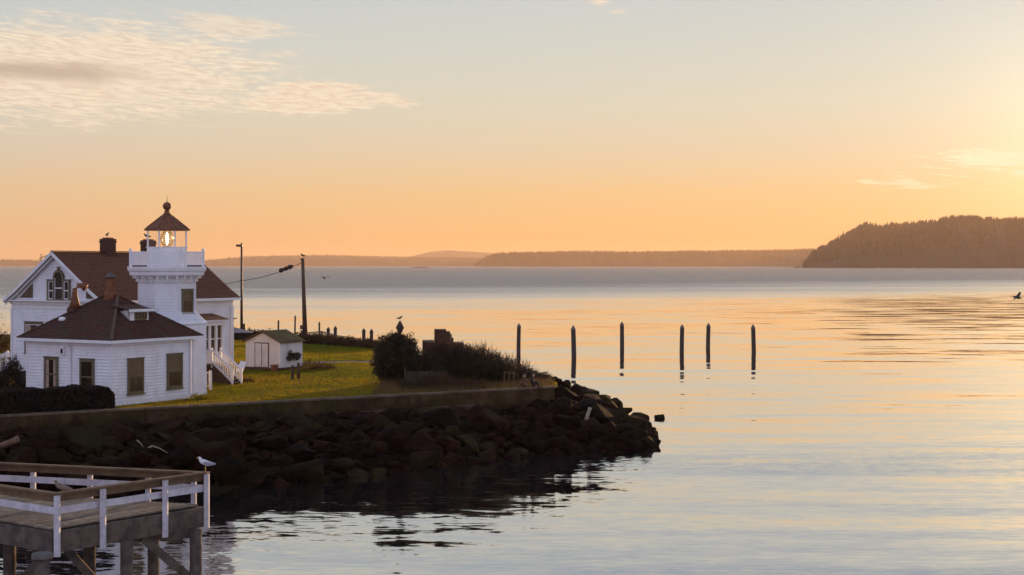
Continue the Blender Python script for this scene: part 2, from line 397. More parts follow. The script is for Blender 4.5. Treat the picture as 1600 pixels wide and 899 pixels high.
# path across the lawn
pm = MB()
pa = [(-40, 127.2), (-24, 128.2), (-15.5, 131.6), (-6, 132.6)]
for i in range(len(pa)-1):
    (x0, y0), (x1, y1) = pa[i], pa[i+1]
    pm.add([(x0, y0-1.2, G+.012), (x1, y1-1.2, G+.012), (x1, y1+1.0, G+.012), (x0, y0+1.0, G+.012)], [(0, 1, 2, 3)])
tag(pm.build('path', PATH), 'grey path crossing the lawn behind the shed', kind='structure')

def blades(name, n, region, hmin, hmax, m, seed, clump=0.0, zf=None, wid=.02, label=None, avoid=(), lean=.5):
    r = np.random.default_rng(seed)
    x0, x1, y0, y1 = region
    px = r.uniform(x0, x1, n*3); py = y0+(y1-y0)*r.random(n*3)
    ok = poly_in(px, py, lawn_poly) if zf is None else np.ones(px.shape, bool)
    for a in avoid: ok &= ~poly_in(px, py, a)
    px = px[ok][:n]; py = py[ok][:n]; n = len(px)
    if clump:
        c = np.sin(px*1.9+np.sin(py*1.3)*2)*np.sin(py*1.5+px*.6); hs = 1+clump*c
    else: hs = np.ones(n)
    pz = np.full(n, G) if zf is None else zf(px, py)
    h = r.uniform(hmin, hmax, n)*hs; a = r.uniform(0, np.pi, n); ww = wid*r.uniform(.6, 1.5, n)
    la = r.uniform(0, 2*np.pi, n); lx = np.cos(la)*h*lean*r.random(n); ly = np.sin(la)*h*lean*r.random(n)
    v = np.empty((n, 3, 3)); v[:, 0] = np.stack([px-np.cos(a)*ww, py-np.sin(a)*ww, pz-.02], 1)
    v[:, 1] = np.stack([px+np.cos(a)*ww, py+np.sin(a)*ww, pz-.02], 1); v[:, 2] = np.stack([px+lx, py+ly, pz+h], 1)
    o = np_mesh(name, v.reshape(-1, 3), np.arange(n*3).reshape(-1, 3), m); tag(o, label, kind='stuff'); return o
pathp = [[(-40, 125.9), (-24, 126.9), (-15.5, 130.3), (-6, 131.3), (-6, 133.7), (-15.5, 132.7), (-24, 129.3), (-40, 128.3)]]
blades('grass', 150000, (-36, 4, 84, 135), .03, .11, BLADE, 1, .45, wid=.022, label='short golden green lawn grass in low sun', avoid=pathp)
blades('grass', 60000, (-42, -4, 128, 176), .04, .13, BLADE, 2, .45, wid=.04, label='lawn grass beyond the path', avoid=pathp)
blades('dry_grass', 22000, (-36, 3, 97, 120), .1, .5, DRYB, 3, .6, wid=.012, label='taller dry grass in tufts by the shrubs', avoid=[[(-36, 90), (-9, 90), (-9, 125), (-36, 125)]])

# ------------------------------------------------------------------ seawall
wa = Vector((-62.0, 61.5, 0)); wb = Vector((-27.9, 83.7, 0)); wc = Vector((2.9, 103.75, 0))
t_ = thing('seawall', (wb.x, wb.y, 0), 0, 'long mossy concrete seawall between the lawn and the boulders', 'seawall')
def wall_seg(name, a, b, th, z0, z1, m, out=0.0):
    d = (b-a).normalized(); nrm = Vector((d.y, -d.x, 0)); mb = MB(); a = a-wb; b = b-wb
    L = (b-a).length; k = max(1, int(L/1.2)); rr = random.Random(int(L*10))
    pts = []
    for i in range(k+1):
        q = a+(b-a)*i/k; pts.append((q+nrm*(out+rr.uniform(-.015, .015)), q-nrm*th))
    vs = []
    for f, bk in pts: vs += [(f.x, f.y, z0), (f.x, f.y, z1+rr.uniform(-.006, .006)), (bk.x, bk.y, z1), (bk.x, bk.y, z0)]
    fs = []
    for i in range(k):
        o = i*4
        for c in range(4): fs.append((o+c, o+4+c, o+4+(c+1) % 4, o+(c+1) % 4))
    fs += [(0, 1, 2, 3), (k*4+3, k*4+2, k*4+1, k*4)]
    mb.add(vs, fs); return mb.build(name, m, t_)
# wall panels separated by open joints
L = (wc-wb).length; npan = 9
for i in range(npan):
    a = wb+(wc-wb)*(i/npan); b = wb+(wc-wb)*((i+1)/npan); d = (b-a).normalized()
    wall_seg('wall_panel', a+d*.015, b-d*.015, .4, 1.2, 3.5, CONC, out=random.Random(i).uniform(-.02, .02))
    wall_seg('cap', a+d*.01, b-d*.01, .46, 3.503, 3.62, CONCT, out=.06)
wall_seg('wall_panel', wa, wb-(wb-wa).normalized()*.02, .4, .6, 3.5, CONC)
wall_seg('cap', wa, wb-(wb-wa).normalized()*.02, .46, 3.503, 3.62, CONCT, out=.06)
# ledge of an older footing showing under the wall's middle
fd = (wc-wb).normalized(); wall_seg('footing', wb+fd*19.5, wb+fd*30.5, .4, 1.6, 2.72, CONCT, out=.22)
wallr = (wc-wb).normalized(); walln = Vector((wallr.y, -wallr.x, 0))

# ------------------------------------------------------------------ boulders
def rock_mesh(seed):
    r = random.Random(seed); bm = bmesh.new()
    for _ in range(17):
        d = Vector((r.gauss(0, 1), r.gauss(0, 1), r.gauss(0, 1))).normalized()*r.uniform(.82, 1.08); bm.verts.new(d)
    h_ = bmesh.ops.convex_hull(bm, input=bm.verts[:]); bmesh.ops.delete(bm, geom=list({g for g in h_['geom_interior'] if isinstance(g, bmesh.types.BMVert)}), context='VERTS')
    bmesh.ops.dissolve_limit(bm, angle_limit=R(14), verts=bm.verts[:], edges=bm.edges[:])
    bmesh.ops.bevel(bm, geom=bm.edges[:], offset=.055, segments=1, affect='EDGES', profile=.6); bmesh.ops.triangulate(bm, faces=bm.faces[:])
    sc = Vector((r.uniform(.85, 1.25), r.uniform(.7, 1.05), r.uniform(.5, .8)))
    planes = [(Vector((r.gauss(0, 1), r.gauss(0, 1), r.gauss(0, 1))).normalized(), r.uniform(.42, .8)) for _ in range(10)]
    for v in bm.verts:
        p = v.co.copy()+Vector((r.uniform(-1, 1), r.uniform(-1, 1), r.uniform(-1, 1)))*.012
        v.co = Vector((p.x*sc.x, p.y*sc.y, p.z*sc.z))
    me = D.meshes.new('rock'); bm.to_mesh(me); bm.free(); me.materials.append(ROCK); return me
RM = [rock_mesh(i) for i in range(10)]
rr = random.Random(11)
cand = []
def near_wall(x, y):       # behind the wall face?
    q = Vector((x, y, 0))-wb; al = q.dot(wallr); of = q.dot(walln)
    return of < .35 and al < (wc-wb).length+.8 and y < 170
placed = []
tries = 0
while tries < 60000 and len(placed) < 1300:
    tries += 1
    x = rr.uniform(-40, 11); y = rr.uniform(66, 135)
    if y < 66 or y < 48: continue
    u = 800+x/y*F
    if u < -60: continue
    d = float(sdist(np.array([x]), np.array([y]))[0])
    if d < (-.5 if x < 6 else -.1) or d > 12: continue
    if near_wall(x, y): continue
    if poly_in(np.array([x]), np.array([y]), lawn_poly)[0]: continue
    if y > 112 and x < 0: continue
    s = rr.choice((.5, .6, .75, .9, 1.2, 1.45))*rr.uniform(.85, 1.15)
    if d < 0: s *= .7
    if any((x-a)**2+(y-b)**2 < (.5*(s+c))**2 for a, b, c in placed): continue
    placed.append((x, y, s))
def rot(r): return Matrix.Rotation(r.uniform(0, 6.28), 4, 'Z') @ Matrix.Rotation(r.uniform(-.4, .4), 4, 'X') @ Matrix.Rotation(r.uniform(-.4, .4), 4, 'Y')
placed.sort(key=lambda q: -q[2]/q[1])
extra = []
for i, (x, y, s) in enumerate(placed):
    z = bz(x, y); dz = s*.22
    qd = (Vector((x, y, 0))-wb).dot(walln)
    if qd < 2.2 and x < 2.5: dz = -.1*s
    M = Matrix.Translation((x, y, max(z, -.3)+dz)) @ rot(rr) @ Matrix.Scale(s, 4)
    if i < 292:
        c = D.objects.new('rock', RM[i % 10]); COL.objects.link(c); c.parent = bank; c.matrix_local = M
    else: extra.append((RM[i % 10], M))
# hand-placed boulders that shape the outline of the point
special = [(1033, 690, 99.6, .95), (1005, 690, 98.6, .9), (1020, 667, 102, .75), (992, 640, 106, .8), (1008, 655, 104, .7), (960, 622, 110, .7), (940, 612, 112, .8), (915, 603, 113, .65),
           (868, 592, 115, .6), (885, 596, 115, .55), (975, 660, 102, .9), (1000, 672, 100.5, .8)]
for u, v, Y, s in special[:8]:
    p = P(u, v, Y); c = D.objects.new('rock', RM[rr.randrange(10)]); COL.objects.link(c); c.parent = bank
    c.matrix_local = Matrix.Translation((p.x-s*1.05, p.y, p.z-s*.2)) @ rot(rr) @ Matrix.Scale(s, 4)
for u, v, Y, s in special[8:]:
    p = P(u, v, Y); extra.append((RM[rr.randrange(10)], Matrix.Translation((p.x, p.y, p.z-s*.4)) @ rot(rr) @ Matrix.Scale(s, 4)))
# small stones filling the gaps
for k in range(4200):
    x = rr.uniform(-38, 11); y = rr.uniform(68, 125); d = float(sdist(np.array([x]), np.array([y]))[0])
    if d < -.2 or near_wall(x, y) or d > 12 or poly_in(np.array([x]), np.array([y]), lawn_poly)[0]: continue
    s = rr.uniform(.12, .34); extra.append((RM[k % 10], Matrix.Translation((x, y, bz(x, y)+s*.3)) @ rot(rr) @ Matrix.Scale(s, 4)))
vs, fs, off = [], [], 0
rdat = []
for me in RM:
    a = np.empty(len(me.vertices)*3, np.float32); me.vertices.foreach_get('co', a)
    rdat.append((a.reshape(-1, 3), np.array([p.vertices[:] for p in me.polygons])))
idx = {me: i for i, me in enumerate(RM)}
for me, M in extra:
    a, f = rdat[idx[me]]; m3 = np.array(M.to_3x3()); vs.append(a@m3.T+np.array(M.translation)); fs.append(f+off); off += len(a)
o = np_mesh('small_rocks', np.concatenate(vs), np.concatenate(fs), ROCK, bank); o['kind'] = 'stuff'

def single_rock(u, v, Y, s, label, group=None):
    p = P(u, v, Y); c = D.objects.new('boulder', RM[rr.randrange(10)]); COL.objects.link(c)
    c.matrix_world = Matrix.Translation(p) @ Matrix.Rotation(rr.uniform(0, 6), 4, 'Z') @ Matrix.Scale(s, 4)
    tag(c, label, 'boulder', group)
single_rock(1030, 653, 118, .5, 'lone dark boulder standing in the water just off the point')

# weeds hanging and growing along the wall foot
def leaf_arrays(n, centers, size, r, shell=.55, flat=1.0):
    cs = np.array([c[:3] for c in centers], float); rd = np.array([c[3:6] for c in centers], float)
    wts = np.prod(rd, 1)**.67; wts /= wts.sum(); k = r.choice(len(cs), n, p=wts)
    d = r.normal(size=(n, 3)); d /= np.linalg.norm(d, axis=1)[:, None]
    rad = shell+(1-shell)*r.random(n)**.6; rad *= 1+.22*np.sin(d[:, 0]*7+k*2)*np.sin(d[:, 2]*6+k)+.08*r.normal(size=n)
    p = cs[k]+d*rd[k]*rad[:, None]
    a = r.normal(size=(n, 3)); a /= np.linalg.norm(a, axis=1)[:, None]; b = np.cross(a, r.normal(size=(n, 3))); b /= np.linalg.norm(b, axis=1)[:, None]
    s = size*r.uniform(.5, 1.4, n)[:, None]
    v = np.stack([p-a*s, p+b*s*.45, p+a*s, p-b*s*.45], 1)
    return v.reshape(-1, 3), np.arange(n*4).reshape(-1, 4)
def branches(mb, base, targets, r0, rnd, twig=0):
    for t in targets:
        b = Vector(base); t = Vector(t); mid = (b+t)/2+Vector((rnd.uniform(-.15, .15), rnd.uniform(-.15, .15), rnd.uniform(-.05, .2)))*(t-b).length
        mb.tube([b, mid, t], [r0, r0*.6, r0*.2], 5)
def bush(name, loc, centers, n, size, m, seed, label, cat='bush', group=None, twigs=0, twig_len=.6, shell=.35, stem=.05):
    r = np.random.default_rng(seed); rnd = random.Random(seed)
    t = thing(name, loc, 0, label, cat, group)
    v, f = leaf_arrays(n, centers, size, r, shell)
    v[:, 2] = np.maximum(v[:, 2], .0)
    o = np_mesh('foliage', v, f, m, t)
    mb = MB(); branches(mb, (0, 0, 0), [(c[0], c[1], c[2]+c[5]*.3) for c in centers], stem, rnd)
    for _ in range(twigs):
        c = centers[rnd.randrange(len(centers))]
        d = Vector((rnd.gauss(0, .6), rnd.gauss(0, .6), abs(rnd.gauss(0, 1))+.3)).normalized()
        q = Vector(c[:3])+Vector((d.x*c[3], d.y*c[4], d.z*c[5]))*.85
        e = q+(d+Vector((rnd.gauss(0, .3), rnd.gauss(0, .3), .5))).normalized()*twig_len*rnd.uniform(.5, 1.2)
        mb.tube([q, (q+e)/2+Vector((.03, 0, .03)), e], [.012, .009, .004], 3, False)
    mb.build('stem', BARK, t); return t

rg_ = np.random.default_rng(77); cs = []
for i in range(150):
    al = rg_.uniform(-6, 37); q_ = wb+wallr*al+walln*rg_.uniform(.1, .9); z_ = bz(q_.x, q_.y)+rg_.uniform(.0, .45)
    cs.append((q_.x, q_.y, z_, rg_.uniform(.2, .7), rg_.uniform(.15, .35), rg_.uniform(.15, .5)))
for i in range(40):
    al = rg_.uniform(-4, 36); q_ = wb+wallr*al+walln*.1; cs.append((q_.x, q_.y, rg_.uniform(2.9, 3.45), rg_.uniform(.1, .4), .06, rg_.uniform(.1, .35)))
v, f = leaf_arrays(26000, cs, .05, rg_, .1); tag(np_mesh('weeds', v, f, LEAFR), 'dark weeds and creepers growing along the foot of the seawall', kind='stuff')

# ------------------------------------------------------------------ building helpers (local axes: x to the right-front, y into the picture)
RZ = math.atan2(-.506, .863)
def siding(mb, a, b, z0, z1, nrm, pitch=.15, xr=None, out=.0):
    """lapped boards on the wall from a to b (2D), outward normal nrm; xr(z) gives the clipped range 0..L"""
    a = Vector((*a, 0)); b = Vector((*b, 0)); L = (b-a).length; d = (b-a).normalized(); n = Vector((*nrm, 0)).normalized()
    z = z0
    while z < z1-.01:
        zt = min(z+pitch, z1); l0, l1 = (0, L) if xr is None else xr(z); m0, m1 = (l0, l1) if xr is None else xr(zt)
        if l1-l0 > .03:
            def q(l, o_, h): w_ = a+d*l+n*(out+o_); return (w_.x, w_.y, h)
            mb.add([q(l0, .062, z), q(l1, .062, z), q(max(m1, m0+.01), .004, zt), q(m0, .004, zt), q(l0, 0, z), q(l1, 0, z)], [(0, 1, 2, 3), (4, 5, 1, 0)])
        z += pitch

def wframe(o, d, n):      # matrix with x along the wall, y outward, z up
    d = Vector((*d, 0)).normalized(); n = Vector((*n, 0)).normalized()
    M = Matrix(((d.x, n.x, 0, o[0]), (d.y, n.y, 0, o[1]), (0, 0, 1, o[2]), (0, 0, 0, 1))); return M
def window(parent, o, d, n, w_, h_, fw=.11, sash=True, pane=GLASS, frame=OLIVE, sashm=OLIVE, curtain=False, label=None, sill=True, vbar=0):
    """o is the bottom centre on the wall plane"""
    nn = Vector((*n, 0)).normalized()*.05; o = (o[0]+nn.x, o[1]+nn.y, o[2])
    M = wframe(o, d, n); a = MB(); y0, y1 = -.04, .06
    a.box(-w_/2, -w_/2+fw, y0, y1, 0, h_, M); a.box(w_/2-fw, w_/2, y0, y1, 0, h_, M)
    a.box(-w_/2+fw, w_/2-fw, y0, y1-.004, h_-fw, h_, M); a.box(-w_/2+fw, w_/2-fw, y0, y1-.004, 0, fw, M)
    a.box(-w_/2-.04, w_/2+.04, y0, y1+.03, h_, h_+.06, M)
    f = a.build('window', frame, parent)
    if label: f['label'] = label
    if sill:
        s = MB().box(-w_/2-.06, w_/2+.06, y0, y1+.06, -.06, -.002, M); s.build('sill', frame, f)
    iw = w_/2-fw
    if sash:
        s = MB(); z2 = h_/2
        for zz0, zz1, yy in ((fw, z2, .045), (z2, h_-fw, .055)):
            s.box(-iw, -iw+.04, .035, yy, zz0, zz1, M); s.box(iw-.04, iw, .035, yy, zz0, zz1, M)
            s.box(-iw+.04, iw-.04, .035, yy-.002, zz0, zz0+.045, M); s.box(-iw+.04, iw-.04, .035, yy-.002, zz1-.04, zz1, M)
        s.build('sash', sashm, f)
    if vbar:
        s = MB()
        for i in range(1, vbar): xx = -iw+2*iw*i/vbar; s.box(xx-.018, xx+.018, .03, .06, fw, h_-fw, M)
        s.build('mullion', sashm, f)
    p = MB().box(-iw-.01, iw+.01, .012, .03, fw-.01, h_-fw+.01, M); p.build('pane', pane, f)
    if pane is SCREEN:
        MB().box(-iw+.03, iw-.03, .0305, .036, h_*.52, h_-fw-.03, M).build('blind', BLIND, f)
    if curtain:
        c = MB(); c.box(-iw+.05, -iw*.35, .0305, .034, fw+.05, h_-fw-.04, M); c.box(iw*.45, iw-.05, .0305, .034, fw+.05, h_-fw-.04, M); c.build('curtain', CURT, f)
    return f

def shingle_plane(mb, o, ud, vd, rng_, vlen, pitch=.17, tab=.3, th=.028, seed=0):
    """o origin, ud unit along eave, vd unit up slope; rng_(v) -> (u0,u1)"""
    r = random.Random(seed); ud = Vector(ud).normalized(); vd = Vector(vd).normalized(); n = ud.cross(vd)
    if n.z < 0: n = -n
    o = Vector(o); v = 0
    while v < vlen-.02:
        v1 = min(v+pitch, vlen); a0, a1 = rng_(v); b0, b1 = rng_(v1)
        u = a0+r.uniform(0, tab)*.0; nxt = a0
        while nxt < a1-1e-3:
            u0 = nxt; nxt = min(a1, u0+tab*r.uniform(.7, 1.35)) if u0 > a0 else min(a1, u0+tab*r.uniform(.3, 1.1))
            if a1-nxt < .06: nxt = a1
            c = lambda u_: min(max(u_, b0), b1)
            h = th*r.uniform(.7, 1.35); hb = .004
            p0 = o+ud*u0+vd*(v-r.uniform(0, .012)); p1 = o+ud*(nxt-.008)+vd*(v-r.uniform(0, .012)); p2 = o+ud*c(nxt-.008)+vd*v1; p3 = o+ud*c(u0)+vd*v1
            mb.add([p0+n*h, p1+n*h, p2+n*hb, p3+n*hb, p0, p1], [(0, 1, 2, 3), (4, 5, 1, 0)])
        v += pitch

# ------------------------------------------------------------------ front building (fog signal house)
fh = thing('white_cottage', (-23.5, 90.1, G), RZ, 'low white clapboard building with a dark red hipped roof, nearest the seawall', 'building')
S = 7.0; EZ = 3.82
w1 = MB(); w1.box(-S+.02, -.02, .02, S-.02, -.02, EZ); w1.build('wall', WHITE, fh)
sd = MB(); siding(sd, (-S, 0), (0, 0), .28, EZ-.3, (0, -1), .19); siding(sd, (0, 0), (0, S), .28, EZ-.3, (1, 0), .19); siding(sd, (-S, S), (-S, 0), .28, EZ-.3, (-1, 0), .19)
o = sd.build('siding', WHITE, fh); o['kind'] = 'stuff'
tb = MB()
tb.box(-S-.05, .05, -.05, .0, 0, .28); tb.box(0.0, .05, .0, S+.05, 0, .28); tb.box(-S-.05, -S, 0, S, 0, .28)
tb.build('base_board', TRIM, fh)
tb = MB(); tb.box(-S-.045, .045, -.045, 0, EZ-.3, EZ-.02); tb.box(0, .045, 0, S+.045, EZ-.3, EZ-.02); tb.build('frieze', TRIM, fh)
for cx, cy in ((-S, 0), (0, 0), (0, S)):
    c = MB().box(cx-.06, cx+.06, cy-.06, cy+.06, .281, EZ-.301); c.build('corner_board', TRIM, fh)
# roof: hipped with a short ridge
OV = .45
e = [(-S-OV, -OV), (OV, -OV), (OV, S+OV), (-S-OV, S+OV)]; zr = 6.42; ze = EZ+.06
rA = (-S/2-.55, S/2, zr); rB = (-S/2+.55, S/2, zr)
rf = MB(); vs = [(x, y, ze) for x, y in e]+[rA, rB]
rf.add(vs, [(0, 1, 5, 4), (1, 2, 5), (2, 3, 4, 5), (3, 0, 4), (3, 2, 1, 0)])
roof = rf.build('roof', REDROOF, fh)
sh = MB()
hv = Vector((0, S/2+OV, zr-ze)); sl_ = hv.length; tot = S+2*OV
shingle_plane(sh, (-S-OV, -OV, ze), (1, 0, 0), hv, lambda v: ((tot-1.1)/2*v/sl_, tot-(tot-1.1)/2*v/sl_), sl_, seed=1)
hv2 = Vector((-(S/2+OV-.55), 0, zr-ze)); sl2 = hv2.length
shingle_plane(sh, (OV, -OV, ze), (0, 1, 0), hv2, lambda v: (tot/2*v/sl2, tot-tot/2*v/sl2), sl2, seed=2)
o = sh.build('shingles', REDROOF, roof); o['kind'] = 'stuff'
hc = MB()
for a_, b_ in ((vs[0], rA), (vs[1], rB), (vs[2], rB), (rA, rB)):
    hc.beam(Vector(a_)+Vector((0, 0, .045)), Vector(b_)+Vector((0, 0, .045)), .2, .05)
hc.build('hip_cap', POLEW, roof)
fa = MB(); t0 = .16
fa.box(-S-OV-.02, OV+.02, -OV-.025, -OV+.02, ze-.17, ze+.005); fa.box(OV-.02, OV+.025, -OV+.021, S+OV, ze-.17, ze+.005); fa.box(-S-OV-.025, -S-OV+.02, -OV+.021, S+OV, ze-.17, ze+.005)
fa.build('fascia', TRIM, roof)
so = MB().box(-S-OV+.03, OV-.03, -OV+.03, S+OV-.03, ze-.1, ze-.07); so.build('soffit', TRIM, roof)
def fx(u):    # local x on the A face (y=0) seen at picture column u
    k = (u-800)/F; ex = (.863, -.506); ox, oy = -23.5, 90.1
    return (k*oy-ox)/(ex[0]-k*ex[1])
def fy(u):    # local y on the B face (x=0)
    k = (u-800)/F; ey = (.506, .863); ox, oy = -23.5, 90.1
    return (k*oy-ox)/(ey[0]-k*ey[1])
window(fh, (fx(81.5), -.03, .70), (1, 0), (0, -1), 1.0*1.15, 2.05, pane=GLASS, curtain=True, label='sash window with a pale curtain strip')
window(fh, (fx(137.5), -.03, .62), (1, 0), (0, -1), 1.15, 2.1, pane=GLASS, curtain=False)
window(fh, (.03, fy(210.5), .62), (0, 1), (1, 0), 1.32, 2.1, pane=SCREEN)
window(fh, (.03, fy(271.5), .72), (0, 1), (1, 0), 1.35, 2.1, pane=SCREEN)
# wall lamp, downpipe, two round vents
lm = MB().box(fx(100)-.14, fx(100)+.14, -.2, -.02, 2.95, 3.42); lm.build('wall_box', TRIM, fh)
lm = MB().box(fx(100)-.07, fx(100)+.09, -.215, -.2, 3.02, 3.3); lm.build('box_opening', GLASS, fh)
dp = MB().tube([(fx(112)-.25, -.12, 3.5), (fx(112), -.1, 3.3), (fx(112), -.1, .3)], .045, 8); dp.build('downpipe', TRIM, fh)
dp = MB().tube([(.1, S-.35, 3.6), (.1, S-.35, .3)], .05, 8); dp.build('downpipe', TRIM, fh)
for uu in (88, 133):
    d_ = MB(); d_.tube([(fx(uu), -.02, 3.12), (fx(uu), -.06, 3.12)], .2, 20); d_.build('round_vent', TRIM, fh)
# dormer on the right-hand roof slope (faces +x)
dyc = fy(236); xf = -.95
dm = thing_parent = MB()
zb = ze+(OV-xf)/(S/2+OV-.55)*(zr-ze)
dz0, dz1 = zb-.1, zb+.62; dw = .78
dm.box(xf-1.2, xf, dyc-dw, dyc+dw, dz0, dz1); dor = dm.build('dormer', TRIM, fh)
dr = MB(); dr.add([(xf+.2, dyc-dw-.28, dz1+.0), (xf+.2, dyc+dw+.28, dz1+.0), (xf-1.5, dyc+dw+.28, dz1+.3), (xf-1.5, dyc-dw-.28, dz1+.3),
                   (xf+.2, dyc-dw-.28, dz1+.07), (xf+.2, dyc+dw+.28, dz1+.07), (xf-1.5, dyc+dw+.28, dz1+.37), (xf-1.5, dyc-dw-.28, dz1+.37)],
                  [(0, 3, 2, 1), (4, 5, 6, 7), (0, 1, 5, 4), (1, 2, 6, 5), (2, 3, 7, 6), (3, 0, 4, 7)])
dr.build('dormer_roof', REDROOF, dor)
MB().box(xf+.2, xf+.25, dyc-dw-.3, dyc+dw+.3, dz1-.07, dz1+.09).build('dormer_fascia', TRIM, dor)
sw = MB()
sw.add([(xf+.003, dyc-dw-.27, dz1), (xf+.003, dyc-dw, dz0), (xf-1.3, dyc-dw, dz1), (xf-1.3, dyc-dw-.27, dz1)], [(0, 1, 2, 3)]); sw.build('dormer_cheek', TRIM, dor)
M = wframe((xf, dyc+.1, dz0+.18), (0, 1), (1, 0)); fr = MB()
for i in range(5): xx = -.5+i*.25; fr.box(xx-.025, xx+.025, .0, .05, 0, .42, M)
fr.box(-.475, .475, 0, .046, -.05, .0, M); fr.box(-.475, .475, 0, .046, .38, .43, M); fr.build('dormer_frame', OLIVE, dor)
MB().box(-.48, .48, .005, .02, 0, .38, M).build('dormer_pane', SCREEN, dor)
# roof vents
def rv(u, v, y_):
    pass
for (lx, ly, s_) in ((-5.3, 1.2, .22), (-1.7, 3.0, .17)):
    zz0 = ze+((ly+OV)/(S/2+OV) if lx < -4 else (OV-lx)/(S/2+OV-.55))*(zr-ze)
    v_ = MB(); v_.lathe([(s_, zz0-.05), (s_*1.05, zz0+.08), (s_*.8, zz0+.17), (s_*.1, zz0+.2)], 10, (lx, ly)); v_.build('roof_vent', TRIM, fh, True)
# chimneys / stacks on the front roof
def chimney(parent, cx, cy, z0, z1, wx, wy, cap=True, m=BRICK, name='chimney'):
    c = MB(); c.box(cx-wx, cx+wx, cy-wy, cy+wy, z0, z1-.28); c.box(cx-wx-.05, cx+wx+.05, cy-wy-.05, cy+wy+.05, z1-.28, z1-.16); c.box(cx-wx-.02, cx+wx+.02, cy-wy-.02, cy+wy+.02, z1-.16, z1)
    # recessed courses
    zc = z0
    while zc < z1-.36:
        for sx, sy in ((1, 0), (-1, 0), (0, 1), (0, -1)):
            if sx: c.box(cx+sx*wx-(.0 if sx > 0 else .012), cx+sx*wx+(.012 if sx > 0 else 0), cy-wy, cy+wy, zc, zc+.062)
            else: c.box(cx-wx-.011, cx+wx+.011, cy+sy*wy-(.0 if sy > 0 else .012), cy+sy*wy+(.012 if sy > 0 else 0), zc, zc+.062)
        zc += .078
    o = c.build(name, m, parent)
    if cap: MB().box(cx-wx*.7, cx+wx*.7, cy-wy*.7, cy+wy*.7, z1, z1+.09).build('flue', TERRA, o)
    return o
# central stack at the roof's ridge with a small pointed cap
st = MB(); cx, cy = -S/2, S/2-.1
st.lathe([(.42, zr-.5), (.42, zr+.12), (.3, zr+.22), (.27, zr+1.05), (.36, zr+1.1), (.36, zr+1.16)], 8, (cx, cy), math.pi/8); o = st.build('ventilator', COPPER, fh)
MB().lathe([(.4, zr+1.162), (.02, zr+1.42)], 8, (cx, cy), math.pi/8).build('ventilator_cap', PILECAP, o)
# horn cowl on a brick stack on the left slope
k_ = P(117, 489, 94.6); Minv = Matrix.Translation((-23.5, 90.1, G)) @ Matrix.Rotation(RZ, 4, 'Z'); Minv.invert()
kl = Minv @ k_
chim = chimney(fh, kl.x, kl.y, kl.z-1.2, kl.z+.35, .3, .3, cap=False)
hn = MB(); b0 = Vector((kl.x, kl.y, kl.z+.35)); ax = Vector((.863, .3, 0)).normalized()
pts = [b0, b0+Vector((0, 0, .35)), b0+Vector((-.03, 0, .8)), b0+Vector((.02, 0, 1.12)), b0+ax*.22+Vector((0, 0, 1.33)), b0+ax*.5+Vector((0, 0, 1.34)), b0+ax*.72+Vector((0, 0, 1.2))]
hn.tube(pts, [.36, .26, .17, .15, .16, .17, .26], 10); hn.build('cowl', COPPER, chim, True)
st = MB(); q = Minv @ P(220.5, 497, 96.0)
st.tube([(q.x, q.y, q.z-.9), (q.x, q.y, q.z+.45)], .17, 10); st.build('vent_pipe', COPPER, fh, True)

# ------------------------------------------------------------------ lighthouse tower
TX, TY = XU(261, 98.6), 98.6
tw = thing('lighthouse_tower', (TX, TY, G), math.atan2(-TX, TY), 'white octagonal lighthouse tower with railed gallery and lit lantern', 'lighthouse')
PH = math.pi/8
zl = lambda v: ZV(v, TY)-G
ap = 42/24.35; apb = 59/24.35; apt = 1.72
def octa_siding(mb, a0, z0, a1, z1, pitch=.19):
    z = z0
    while z < z1-.01:
        zt = min(z+pitch, z1); A = a0+(a1-a0)*(z-z0)/(z1-z0)+.052; B = a0+(a1-a0)*(zt-z0)/(z1-z0)+.005
        mb.lathe([(A-.052, z), (A, z), (B, zt)], 8, ph=PH, apo=True); z += pitch
body = MB(); body.lathe([(apb, 0), (apb, zl(505)), (ap, zl(485)), (ap, zl(430))], 8, ph=PH, apo=True); body.build('wall', WHITE, tw)
sd = MB(); octa_siding(sd, apb, .3, apb, zl(506)); octa_siding(sd, apb, zl(503), ap, zl(486)); octa_siding(sd, ap, zl(485), ap, zl(442)); o = sd.build('siding', WHITE, tw); o['kind'] = 'stuff'
tr = MB(); tr.lathe([(apb+.06, 0), (apb+.06, .3)], 8, ph=PH, apo=True); tr.build('base_board', TRIM, tw); tr = MB(); tr.lathe([(apb+.06, zl(506)), (apb+.1, zl(505)), (apb+.06, zl(503))], 8, ph=PH, apo=True); tr.build('moulding', TRIM, tw); tr = MB()
tr.lathe([(ap+.05, zl(442)), (ap+.09, zl(441)), (ap+.09, zl(440)), (ap+.03, zl(439))], 8, ph=PH, apo=True); tr.build('moulding', TRIM, tw)
for j in range(8):
    th = PH+j*math.pi/4; Rk = (ap+.04)/math.cos(PH)
    c = MB(); c.tube([(Rk*math.cos(th), Rk*math.sin(th), zl(484)), (Rk*math.cos(th), Rk*math.sin(th), zl(442))], .055, 6); c.build('corner_board', TRIM, tw)
zc0, zc1, zc2 = zl(431), zl(424.5), zl(417)
cn = MB(); cn.lathe([(ap+.02, zl(440)), (ap+.04, zl(436)), (ap+.3, zc0-.03), (ap+.45, zc0)], 8, ph=PH, apo=True)
cn.lathe([(2.22, zc0), (2.3, zc0+.04), (2.34, zc1), (2.42, zc1+.05), (2.46, zc2-.08), (2.46, zc2)], 8, ph=PH, apo=True); cn.build('cornice', TRIM, tw)
